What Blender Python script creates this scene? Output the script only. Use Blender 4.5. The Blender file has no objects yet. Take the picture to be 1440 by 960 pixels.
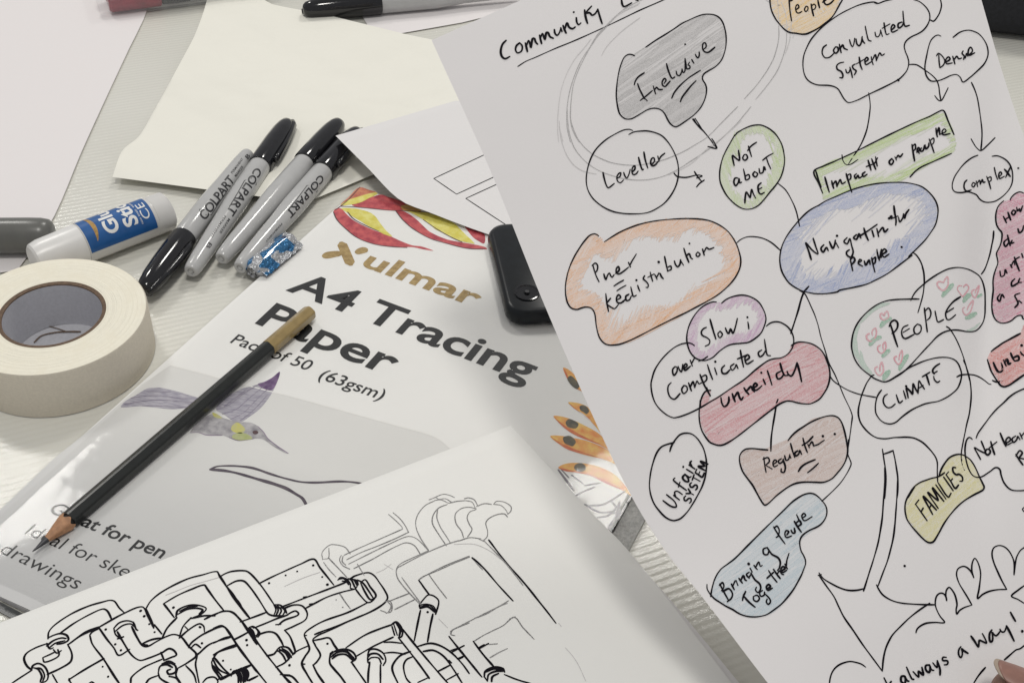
import bpy, bmesh, math, random
import numpy as np
from mathutils import Vector, Matrix
from mathutils.geometry import tessellate_polygon

scene = bpy.context.scene
col = scene.collection
rnd = random.Random(7)

# ---------------------------------------------------------------- camera
FPX, PITCH, ROLL, CAMH = 1600.0, math.radians(41), math.radians(4), 0.3618
_r = Vector((1, 0, 0)); _f = Vector((0, math.cos(PITCH), -math.sin(PITCH))); _u = _r.cross(_f)
CR = _r * math.cos(ROLL) + _u * math.sin(ROLL)
CU = _u * math.cos(ROLL) - _r * math.sin(ROLL)
CF = _f
CC = Vector((0, 0, CAMH))
cam_data = bpy.data.cameras.new('camera')
cam = bpy.data.objects.new('camera', cam_data); col.objects.link(cam)
cam_data.sensor_fit = 'HORIZONTAL'; cam_data.sensor_width = 36.0
cam_data.lens = 36.0 * FPX / 1440.0
cam_data.clip_start = 0.01; cam_data.clip_end = 50.0
cam.matrix_world = Matrix(((CR.x, CU.x, -CF.x, CC.x), (CR.y, CU.y, -CF.y, CC.y), (CR.z, CU.z, -CF.z, CC.z), (0, 0, 0, 1)))
scene.camera = cam

# ---------------------------------------------------------------- room light
world = bpy.data.worlds.new('World'); scene.world = world; world.use_nodes = True
bg = world.node_tree.nodes['Background']
bg.inputs[0].default_value = (0.98, 0.98, 1.0, 1); bg.inputs[1].default_value = 0.41
LAMPS = [('ceiling_lamp', (0.02, 0.02, 1.85), (0.02, 0.42, 0), 0.30, 10.8),
         ('ceiling_lamp', (-1.25, 1.85, 1.8), (-0.1, 0.4, 0), 0.30, 10.5),
         ('ceiling_lamp', (0.36, 1.86, 1.8), (0.05, 0.4, 0), 0.30, 11.5)]
for n, p, tgt, size, watt in LAMPS:
    ld = bpy.data.lights.new(n, 'AREA'); ld.shape = 'SQUARE'; ld.size = size; ld.energy = watt
    ld.color = (1.0, 0.975, 0.925)
    lo = bpy.data.objects.new(n, ld); col.objects.link(lo); lo.location = p
    lo.rotation_euler = (Vector(tgt) - Vector(p)).to_track_quat('-Z', 'Y').to_euler()
scene.view_settings.view_transform = 'Standard'; scene.view_settings.look = 'None'
scene.view_settings.gamma = 1.0; scene.view_settings.use_curve_mapping = False
scene.view_settings.exposure = -0.05

# ---------------------------------------------------------------- where things stand
def ray(x, y):
    return CR * ((x - 720) / FPX) + CU * ((480 - y) / FPX) + CF
def at(x, y, z=0.0):
    v = ray(x, y); return CC + v * ((z - CAMH) / v.z)
class Flat:                      # a level sheet at height z
    def __init__(s, z): s.z = z
    def p(s, x, y, l=0.0): return at(x, y, s.z + l)
    def n(s, x=0, y=0): return Vector((0, 0, 1))
def crease(x, y):
    # soft buckle in the held sheet
    xc = 1392 - 0.03 * (y - 300)
    w = 34.0
    return math.exp(-((x - xc) / w) ** 2) * 0.0050 * math.exp(-((y - 400) / 230.0) ** 2)
class Held:                      # the sheet held in the air
    def p(s, x, y, l=0.0):
        d = 0.435 - 0.07 * y / 960.0 + 0.0022 * math.sin((x - 600) / 260.0) + 0.0009 * math.sin((x * 0.8 + y * 0.5) / 85.0) * math.sin((y - 0.4 * x) / 130.0) + crease(x, y)
        d += 0.010 * max(0.0, (y - 650) / 400.0) ** 2 * max(0.0, (1300 - x) / 400.0) * -1
        return CC + ray(x, y) * (d - l)
    def n(s, x=1000, y=480):
        u = s.p(x + 4, y) - s.p(x - 4, y); v = s.p(x, y - 4) - s.p(x, y + 4)
        return u.cross(v).normalized()
class Ramp:                      # a sheet lifted by what lies under it: height from (u,v)
    def __init__(s, fn): s.fn = fn
    def p(s, x, y, l=0.0):
        z = 0.005
        for _ in range(6):
            q = at(x, y, z); z = s.fn(q)
        return at(x, y, z + l)
    def n(s, x=0, y=0): return Vector((0, 0, 1))

# ---------------------------------------------------------------- object helpers
def tag(o, label=None, cat=None, group=None, kind=None):
    if label: o['label'] = label
    if cat: o['category'] = cat
    if group: o['group'] = group
    if kind: o['kind'] = kind
    return o
def empty(name, loc, label, cat, group=None):
    o = bpy.data.objects.new(name, None); col.objects.link(o); o.location = loc
    o.empty_display_size = 0.01
    return tag(o, label, cat, group)
def mesh_obj(name, verts, faces, mat, parent=None, smooth=False, attrs=None):
    me = bpy.data.meshes.new(name)
    me.from_pydata([tuple(v) for v in verts], [], faces)
    me.update()
    if attrs:
        for k, vals in attrs.items():
            a = me.attributes.new(k, 'FLOAT', 'POINT'); a.data.foreach_set('value', vals)
    if smooth: me.polygons.foreach_set('use_smooth', [True] * len(me.polygons))
    o = bpy.data.objects.new(name, me); col.objects.link(o)
    if mat: me.materials.append(mat)
    if parent:
        o.parent = parent; o.matrix_parent_inverse = parent_inv(parent)
    return o
def parent_inv(p):
    m = Matrix.Identity(4); q = p
    chain = []
    while q: chain.append(q); q = q.parent
    w = Matrix.Identity(4)
    for c in reversed(chain):
        loc = Matrix.LocRotScale(c.location, c.rotation_euler.to_quaternion(), c.scale)
        w = w @ (c.matrix_parent_inverse if c.parent else Matrix.Identity(4)) @ loc
    return w.inverted()

# ---------------------------------------------------------------- materials
def lin(c):
    return tuple(((v / 255.0) / 12.92 if v / 255.0 <= 0.04045 else ((v / 255.0 + 0.055) / 1.055) ** 2.4) for v in c)
def new_mat(name):
    m = bpy.data.materials.new(name); m.use_nodes = True
    nt = m.node_tree; b = nt.nodes['Principled BSDF']
    return m, nt, b
def noise_node(nt, scale, detail=3, coord='Object', vec_scale=None, rough=0.5):
    tc = nt.nodes.new('ShaderNodeTexCoord'); n = nt.nodes.new('ShaderNodeTexNoise')
    n.inputs['Scale'].default_value = scale; n.inputs['Detail'].default_value = detail; n.inputs['Roughness'].default_value = rough
    if vec_scale:
        mp = nt.nodes.new('ShaderNodeMapping'); mp.inputs['Scale'].default_value = vec_scale[0]; mp.inputs['Rotation'].default_value = vec_scale[1]
        nt.links.new(tc.outputs[coord], mp.inputs[0]); nt.links.new(mp.outputs[0], n.inputs['Vector'])
    else:
        nt.links.new(tc.outputs[coord], n.inputs['Vector'])
    return n
def ramp_node(nt, src, lo, hi, a=0.0, b=1.0):
    r = nt.nodes.new('ShaderNodeMapRange'); r.inputs[1].default_value = lo; r.inputs[2].default_value = hi
    r.inputs[3].default_value = a; r.inputs[4].default_value = b; nt.links.new(src, r.inputs[0]); return r.outputs[0]
def mix_col(nt, fac, a, b):
    m = nt.nodes.new('ShaderNodeMix'); m.data_type = 'RGBA'
    if fac is not None: nt.links.new(fac, m.inputs[0])
    for v, i in ((a, 6), (b, 7)):
        if hasattr(v, 'links') or hasattr(v, 'is_linked'): nt.links.new(v, m.inputs[i])
        else: m.inputs[i].default_value = (*v, 1)
    return m.outputs[2]
def bump(nt, b, src, dist, strength=1.0):
    n = nt.nodes.new('ShaderNodeBump'); n.inputs['Distance'].default_value = dist; n.inputs['Strength'].default_value = strength
    nt.links.new(src, n.inputs['Height']); nt.links.new(n.outputs[0], b.inputs['Normal']); return n
def simple(name, color, rough=0.5, var=0.06, scale=300, bumpd=0.0, bscale=None, spec=0.5, metal=0.0, coat=0.0):
    m, nt, b = new_mat(name)
    n = noise_node(nt, scale)
    f = ramp_node(nt, n.outputs['Fac'], 0.3, 0.7)
    c = mix_col(nt, f, tuple(v * (1 - var) for v in color), tuple(min(1, v * (1 + var)) for v in color))
    nt.links.new(c, b.inputs['Base Color'])
    b.inputs['Roughness'].default_value = rough; b.inputs['Specular IOR Level'].default_value = spec
    b.inputs['Metallic'].default_value = metal; b.inputs['Coat Weight'].default_value = coat
    if bumpd: bump(nt, b, noise_node(nt, bscale or scale * 3, 4).outputs['Fac'], bumpd)
    return m
PAPER = (0.775, 0.752, 0.748)
def paper_mat(name, color, fine=9000, waves=18, wave_d=0.0006, rough=0.75):
    m, nt, b = new_mat(name)
    n = noise_node(nt, fine, 2); f = ramp_node(nt, n.outputs['Fac'], 0.25, 0.75)
    c = mix_col(nt, f, tuple(v * 0.965 for v in color), tuple(min(1, v * 1.03) for v in color))
    nt.links.new(c, b.inputs['Base Color']); b.inputs['Roughness'].default_value = rough
    b.inputs['Specular IOR Level'].default_value = 0.25
    n2 = noise_node(nt, waves, 2)
    add = nt.nodes.new('ShaderNodeMath'); add.operation = 'MULTIPLY_ADD'
    nt.links.new(n.outputs['Fac'], add.inputs[0]); add.inputs[1].default_value = 0.02
    nt.links.new(n2.outputs['Fac'], add.inputs[2])
    bump(nt, b, add.outputs[0], wave_d, 0.6)
    return m
def pencil_mat(name, color, paper=PAPER):
    """coloured pencil: wax caught on the paper's tooth; 'tone' is how hard the stroke was pressed"""
    m, nt, b = new_mat(name)
    at_ = nt.nodes.new('ShaderNodeAttribute'); at_.attribute_name = 'tone'
    n = noise_node(nt, 3200, 3, rough=0.7); g = ramp_node(nt, n.outputs['Fac'], 0.28, 0.66, 0.25, 1.25)
    mu = nt.nodes.new('ShaderNodeMath'); mu.operation = 'MULTIPLY'; mu.use_clamp = True
    nt.links.new(at_.outputs['Fac'], mu.inputs[0]); nt.links.new(g, mu.inputs[1])
    c = mix_col(nt, mu.outputs[0], paper, color)
    nt.links.new(c, b.inputs['Base Color']); b.inputs['Roughness'].default_value = 0.75; b.inputs['Specular IOR Level'].default_value = 0.25
    return m
def ink_mat(name, color=(0.006, 0.005, 0.008), rough=0.6):
    return simple(name, color, rough, 0.25, 2500, spec=0.06)
M = {}
M['ink'] = ink_mat('black_ink')
M['graphite'] = pencil_mat('graphite', (0.10, 0.10, 0.10))

# ---------------------------------------------------------------- drawing on surfaces
def crv(pts, step=1.6, closed=False):
    """Catmull-Rom through traced points, sampled about every `step` pixels"""
    P = [np.array(p, float) for p in pts]
    if len(P) == 1: P = [P[0], P[0] + np.array([0.6, 0.2])]
    if len(P) == 2 and not closed:
        n = max(2, int(np.linalg.norm(P[1] - P[0]) / (step * 2.5)) + 1)
        return [tuple(P[0] + (P[1] - P[0]) * i / (n - 1)) for i in range(n)]
    Q = [P[-1]] + P + [P[0], P[1]] if closed else [2 * P[0] - P[1]] + P + [2 * P[-1] - P[-2]]
    out = []
    for i in range(1, len(Q) - 2):
        a, b, c, d = Q[i - 1], Q[i], Q[i + 1], Q[i + 2]
        L = np.linalg.norm(c - b)
        if L < 1e-6: continue
        la, lc = np.linalg.norm(b - a), np.linalg.norm(d - c)
        m1 = (c - a) / (la + L + 1e-9) * L; m2 = (d - b) / (lc + L + 1e-9) * L
        n = max(2, int(L / step) + 1)
        for k in range(n):
            t = k / n
            out.append(tuple((2*t**3-3*t**2+1)*b + (t**3-2*t**2+t)*m1 + (-2*t**3+3*t**2)*c + (t**3-t**2)*m2))
    if not closed: out.append(tuple(P[-1]))
    return out
class Ribbons:
    """gathers ink strokes into one mesh lying on a surface"""
    def __init__(s, surf): s.surf, s.v, s.f, s.t, s.k = surf, [], [], [], 0
    def stroke(s, pts, w, tone=1.0, lift=0.0001, taper=0.25, jit=0.12, flat=False):
        P = [s.surf.p(x, y, lift + (s.k % 23) * 0.0000022) for x, y in pts]; s.k += 1
        N = s.surf.n(*pts[len(pts) // 2]); n = len(P)
        if n < 2: return
        ph = rnd.random() * 6
        base = len(s.v)
        rows = []
        for i in range(n):
            a, b = P[max(0, i - 1)], P[min(n - 1, i + 1)]
            t = (b - a)
            if t.length < 1e-9: t = Vector((1, 0, 0))
            t.normalize(); sd = N.cross(t)
            if sd.length < 1e-6: sd = Vector((1, 0, 0))
            sd.normalize()
            e = min(i, n - 1 - i)
            k = 1.0 if (flat or e > 2) else (1 - taper) + taper * e / 3.0
            hw = w * 0.5 * k * (1 + jit * math.sin(i * 0.31 + ph) * 0.6 + jit * math.sin(i * 0.093 + ph * 2))
            rows.append((P[i], t, sd, hw))
        if not flat:   # round ends
            p, t, sd, hw = rows[0]; rows.insert(0, (p - t * hw * 0.7, t, sd, hw * 0.55))
            p, t, sd, hw = rows[-1]; rows.append((p + t * hw * 0.7, t, sd, hw * 0.55))
        for p, t, sd, hw in rows:
            s.v += [p + sd * hw, p - sd * hw]; s.t += [tone, tone]
        for i in range(len(rows) - 1):
            j = base + 2 * i; s.f.append((j, j + 1, j + 3, j + 2))
    def poly(s, pts, tone=1.0, lift=0.00005):
        P = [s.surf.p(x, y, lift) for x, y in pts]; base = len(s.v)
        s.v += P; s.t += [tone] * len(P)
        for tri in tessellate_polygon([[Vector((x, y, 0)) for x, y in pts]]):
            s.f.append(tuple(base + i for i in tri))
    def build(s, name, mat, parent):
        if not s.f: return None
        o = mesh_obj(name, s.v, s.f, mat, parent, attrs={'tone': s.t}); return o
def parse(txt, org=(0, 0), sc=1.0):
    out = []
    for part in txt.replace('\n', ' ').split(';'):
        pts = [tuple(map(float, q.split(','))) for q in part.split()]
        if pts: out.append([(org[0] + x / sc, org[1] + y / sc) for x, y in pts])
    return out
def lines(surf, name, mat, parent, strokes, w, tone=1.0, lift=0.0001, jit=0.16):
    R = Ribbons(surf)
    for st in strokes:
        dot = max(math.dist(st[0], q) for q in st) < 3.2
        R.stroke(crv(st), w * (1.75 if dot else 1.0), tone * (0.9 + 0.2 * rnd.random()), lift, jit=jit)
    return R.build(name, mat, parent)
def lines_each(surf, name, mat, parent, strokes, w, **k):
    for st in strokes: lines(surf, name, mat, parent, [st], w, **k)
def inside(px, py, poly):
    P = np.array(poly); x1, y1 = P[:, 0], P[:, 1]; x2, y2 = np.roll(x1, -1), np.roll(y1, -1)
    r = np.zeros(px.shape, bool)
    for a, b, c, d in zip(x1, y1, x2, y2):
        m = ((b > py) != (d > py)) & (px < (c - a) * (py - b) / (d - b + 1e-12) + a); r ^= m
    return r
def dist(px, py, poly):
    P = np.array(poly); best = np.full(px.shape, 1e9)
    for (a, b), (c, d) in zip(P, np.roll(P, -1, 0)):
        vx, vy = c - a, d - b; L = vx * vx + vy * vy + 1e-9
        t = np.clip(((px - a) * vx + (py - b) * vy) / L, 0, 1)
        best = np.minimum(best, np.hypot(px - a - t * vx, py - b - t * vy))
    return best
def hatch(R, poly, ang, gap, w, tones, band=None, over=1.5, lift=0.00003, gate=1.0, ylim=None):
    """fills an outline (or a band along its edge) with separate pencil strokes"""
    P = np.array(poly); c, s = math.cos(math.radians(ang)), math.sin(math.radians(ang))
    u = P[:, 0] * c + P[:, 1] * s; v = -P[:, 0] * s + P[:, 1] * c
    small = poly[::max(1, len(poly) // 90)]
    vv = v.min()
    while vv < v.max():
        us = np.arange(u.min() - 6, u.max() + 6, 3.0)
        wob = np.sin(us * 0.05 + vv) * 0.8 + rnd.uniform(-.5, .5)
        X = us * c - (vv + wob) * s; Y = us * s + (vv + wob) * c
        D = dist(X, Y, small) * np.where(inside(X, Y, small), 1, -1)
        ok = D > -over * rnd.uniform(-0.6, 1.0)
        if band: ok &= D < band * rnd.uniform(0.62, 1.12) * (1 + 0.18 * np.sin(us * 0.06 + vv * 0.05))
        if ylim: ok &= (Y > ylim[0]) & (Y < ylim[1])
        i = 0
        while i < len(us):
            if ok[i]:
                j = i
                mx = rnd.randint(14, 60)
                while j + 1 < len(us) and ok[j + 1] and j - i < mx: j += 1
                if j - i >= 2 and rnd.random() < gate:
                    tn = rnd.uniform(*tones)     # a harder stroke covers a softer one
                    R.stroke(list(zip(X[i:j + 1], Y[i:j + 1])), w * rnd.uniform(.7, 1.25), tn, lift + tn * 0.00004, taper=0.6)
                i = j + 1
            else: i += 1
        vv += gap * rnd.uniform(0.7, 1.3)

# ---------------------------------------------------------------- solids
def lathe(name, prof, mat, parent, seg=40, mtx=None, squash=None):
    """prof: (x along axis, radius); axis +X"""
    v, f = [], []
    for x, r in prof:
        for k in range(seg):
            a = 2 * math.pi * k / seg; v.append(Vector((x, r * math.cos(a), r * math.sin(a))))
    for i in range(len(prof) - 1):
        for k in range(seg):
            a, b = i * seg + k, i * seg + (k + 1) % seg
            f.append((a, a + seg, b + seg, b))
    f.append(tuple(range(seg))); f.append(tuple(reversed(range((len(prof) - 1) * seg, len(prof) * seg))))
    if mtx: v = [mtx @ p for p in v]
    o = mesh_obj(name, v, f, mat, parent, True)
    return sharp(o)
def sharp(o, ang=35):
    me = o.data; bm = bmesh.new(); bm.from_mesh(me); bmesh.ops.recalc_face_normals(bm, faces=bm.faces)
    for e in bm.edges:
        if len(e.link_faces) == 2 and e.calc_face_angle(0) > math.radians(ang): e.smooth = False
    bm.to_mesh(me); bm.free(); return o
def box(name, cx, cy, cz, sx, sy, sz, mat, parent, bev=0.001, seg=3, mtx=None):
    bm = bmesh.new(); bmesh.ops.create_cube(bm, size=1)
    for q in bm.verts: q.co = Vector((q.co.x * sx + cx, q.co.y * sy + cy, q.co.z * sz + cz))
    if bev: bmesh.ops.bevel(bm, geom=bm.edges[:], offset=bev, segments=seg, affect='EDGES', profile=0.5)
    if mtx: bm.transform(mtx)
    me = bpy.data.meshes.new(name); bm.to_mesh(me); bm.free()
    me.polygons.foreach_set('use_smooth', [True] * len(me.polygons))
    o = bpy.data.objects.new(name, me); col.objects.link(o); me.materials.append(mat)
    if parent: o.parent = parent; o.matrix_parent_inverse = parent_inv(parent)
    return sharp(o, 40)
def axis_mtx(a, b, up=Vector((0, 0, 1)), spin=0.0):
    x = (b - a).normalized(); y = up.cross(x).normalized(); z = x.cross(y)
    m = Matrix(((x.x, y.x, z.x, a.x), (x.y, y.y, z.y, a.y), (x.z, y.z, z.z, a.z), (0, 0, 0, 1)))
    return m @ Matrix.Rotation(spin, 4, 'X')
def text_mesh(body, offset=0.0, spacing=1.0, cuts=False):
    cu = bpy.data.curves.new('lettering', 'FONT'); cu.body = body; cu.size = 1.0; cu.offset = offset; cu.space_character = spacing
    cu.resolution_u = 5
    ob = bpy.data.objects.new('lettering', cu); col.objects.link(ob)
    dg = bpy.context.evaluated_depsgraph_get(); dg.update()
    me = bpy.data.meshes.new_from_object(ob.evaluated_get(dg))
    vs = [v.co.copy() for v in me.vertices]; fs = [tuple(p.vertices) for p in me.polygons]
    if cuts:       # fine enough to bend round a barrel
        bm = bmesh.new(); bm.from_mesh(me)
        for ax in (0, 1):
            lo = min(v.co[ax] for v in bm.verts); hi = max(v.co[ax] for v in bm.verts); q = lo + 0.07
            while q < hi:
                n_ = Vector((1, 0, 0)) if ax == 0 else Vector((0, 1, 0))
                bmesh.ops.bisect_plane(bm, geom=bm.verts[:] + bm.edges[:] + bm.faces[:], plane_co=n_ * q, plane_no=n_); q += 0.07
        bmesh.ops.triangulate(bm, faces=bm.faces[:])
        bm.to_mesh(me); bm.free()
        vs = [v.co.copy() for v in me.vertices]; fs = [tuple(p.vertices) for p in me.polygons]
    bpy.data.objects.remove(ob); bpy.data.curves.remove(cu); bpy.data.meshes.remove(me)
    return vs, fs
CAP = 0.727   # cap height of the built-in typeface
def text_on(surf, name, body, A, B, T, mat, parent, offset=0.0, lift=0.00006, spacing=1.0, lowercase=False):
    """prints text with its baseline from pixel A to B; T is the top of the first letter above A"""
    vs, fs = text_mesh(body, offset, spacing)
    x0 = min(v.x for v in vs); x1 = max(v.x for v in vs)
    a, b, t = surf.p(*A, lift), surf.p(*B, lift), surf.p(*T, lift)
    H = 0.56 if lowercase else CAP
    V = [a + (b - a) * ((v.x - x0) / (x1 - x0)) + (t - a) * (v.y / H) for v in vs]
    return mesh_obj(name, V, fs, mat, parent)
def sheet(name, left, right, surf, mat, parent, nu=24, nv=24, thick=0.00012):
    """a sheet of paper between two traced edges"""
    def resample(pts, n):
        C = crv(pts, 4.0); d = np.r_[0, np.cumsum([math.dist(p, q) for p, q in zip(C, C[1:])])]
        xs = np.interp(np.linspace(0, d[-1], n), d, [p[0] for p in C]); ys = np.interp(np.linspace(0, d[-1], n), d, [p[1] for p in C])
        return list(zip(xs, ys))
    Lp, Rp = resample(left, nv + 1), resample(right, nv + 1)
    v, f = [], []
    for l in (0.0, -thick):
        for j in range(nv + 1):
            for i in range(nu + 1):
                t = i / nu; v.append(surf.p(Lp[j][0] * (1 - t) + Rp[j][0] * t, Lp[j][1] * (1 - t) + Rp[j][1] * t, l))
    W = nu + 1; o = W * (nv + 1)
    for j in range(nv):
        for i in range(nu):
            a = j * W + i; f.append((a, a + W, a + W + 1, a + 1)); f.append((o + a, o + a + 1, o + a + W + 1, o + a + W))
    for i in range(nu):
        f.append((i, i + 1, o + i + 1, o + i)); b = nv * W + i; f.append((b, o + b, o + b + 1, b + 1))
    for j in range(nv):
        a = j * W; f.append((a, o + a, o + a + W, a + W)); b = j * W + nu; f.append((b, b + W, o + b + W, o + b))
    ob = mesh_obj(name, v, f, mat, parent, True); return sharp(ob, 60)
# ================================================================ the table
TABLE_Z = 0.0
m, nt, b = new_mat('ribbed_tablecloth')
tc = nt.nodes.new('ShaderNodeTexCoord'); mp = nt.nodes.new('ShaderNodeMapping'); mp.inputs['Rotation'].default_value = (0, 0, math.radians(-26))
wv = nt.nodes.new('ShaderNodeTexWave'); wv.wave_type = 'BANDS'; wv.bands_direction = 'Y'; wv.inputs['Scale'].default_value = 92
wv.inputs['Distortion'].default_value = 1.3; wv.inputs['Detail'].default_value = 2; wv.inputs['Detail Scale'].default_value = 0.35
nt.links.new(tc.outputs['Object'], mp.inputs[0]); nt.links.new(mp.outputs[0], wv.inputs['Vector'])
gr = noise_node(nt, 950, 4, rough=0.65)
ad = nt.nodes.new('ShaderNodeMath'); ad.operation = 'MULTIPLY_ADD'; nt.links.new(gr.outputs['Fac'], ad.inputs[0]); ad.inputs[1].default_value = 1.15
wvm = nt.nodes.new('ShaderNodeMath'); wvm.operation = 'MULTIPLY'; wvm.inputs[1].default_value = 0.95; nt.links.new(wv.outputs['Fac'], wvm.inputs[0])
nt.links.new(wvm.outputs[0], ad.inputs[2])
big = noise_node(nt, 6, 3); cf = ramp_node(nt, big.outputs['Fac'], 0.3, 0.7)
nt.links.new(mix_col(nt, cf, (0.65, 0.64, 0.575), (0.71, 0.70, 0.64)), b.inputs['Base Color'])
b.inputs['Roughness'].default_value = 0.15; b.inputs['Specular IOR Level'].default_value = 0.75
bump(nt, b, ad.outputs[0], 0.00026, 0.42)
cloth_mat = m
v = [Vector((x, y, z)) for z in (0, -0.012) for x, y in ((-1.6, -0.6), (1.6, -0.6), (1.6, 2.2), (-1.6, 2.2))]
tag(mesh_obj('tablecloth', v, [(0, 1, 2, 3), (7, 6, 5, 4), (0, 4, 5, 1), (1, 5, 6, 2), (2, 6, 7, 3), (3, 7, 4, 0)], cloth_mat), kind='structure')

white = paper_mat('white_paper', (0.80, 0.765, 0.76))
white2 = paper_mat('white_copy_paper', (0.76, 0.745, 0.74), waves=14, wave_d=0.0009)
cream = paper_mat('cream_tissue', (0.845, 0.83, 0.75), fine=4200, waves=24, wave_d=0.0060, rough=0.9)

# blank sheet on the left
o = sheet('paper_sheet', [(-420, -40), (-360, 430)], [(222, -40), (205, 20), (180, 72), (118, 206), (72, 312), (24, 380)], Flat(0.0012), white, None, 20, 20)
tag(o, 'blank white sheet under the grey pen end, left of the cream napkin', 'paper')
# white sheet under the black capped marker at the far edge
o = sheet('paper_sheet', [(480, -60), (520, 40), (565, 47)], [(900, -120), (730, 8), (650, 32)], Flat(0.0009), white, None, 12, 12)
tag(o, 'blank white sheet lying under the black capped marker at the far edge', 'paper')

# napkin with soft ripples
def napz(q):
    t_ = max(0, min(1, (q - na).dot(nb - na) / (nb - na).length_squared)); dd = (q - na - (nb - na) * t_).length
    return 0.0036 + 0.0011 * math.exp(-(dd / 0.0022) ** 2) + 0.0004 * math.sin(q.x * 130 + q.y * 50) * math.sin(q.y * 110 - 1) + 0.0017 * math.sin(q.x * 38 + q.y * 21) * math.sin(q.y * 30 - q.x * 12) + 0.0035 * max(0, 1 - (q - nap_c).length / 0.05) ** 2
nap_c = at(160, 250, 0)
na, nb = at(386, 0, 0), at(390, 130, 0)
o = sheet('napkin', [(302, -60), (291, 0), (275, 47), (257, 82), (217, 155), (195, 192), (172, 212), (158, 249)],
          [(330, -40), (380, 5), (445, 18), (565, 47), (650, 68), (720, 110), (680, 170), (560, 230), (430, 285)], Ramp(napz), cream, None, 110, 90)
tag(o, 'cream paper napkin with a torn looking soft edge behind the row of markers', 'napkin')

# black bag at the far right corner
blackfab = simple('black_fabric', (0.012, 0.013, 0.017), 0.8, 0.3, 400, 0.0004, 1800)
g = at(1440, 50, 0)
bag = box('bag', 0, 0, 0, 0.34, 0.16, 0.05, blackfab, None, 0.018, 4)
bag.location = g + Vector((0.115, 0.052, 0.0258)); bag.rotation_euler = (0, 0, math.radians(-6))
tag(bag, 'black bag at the far right corner beyond the mind map', 'bag')

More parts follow.
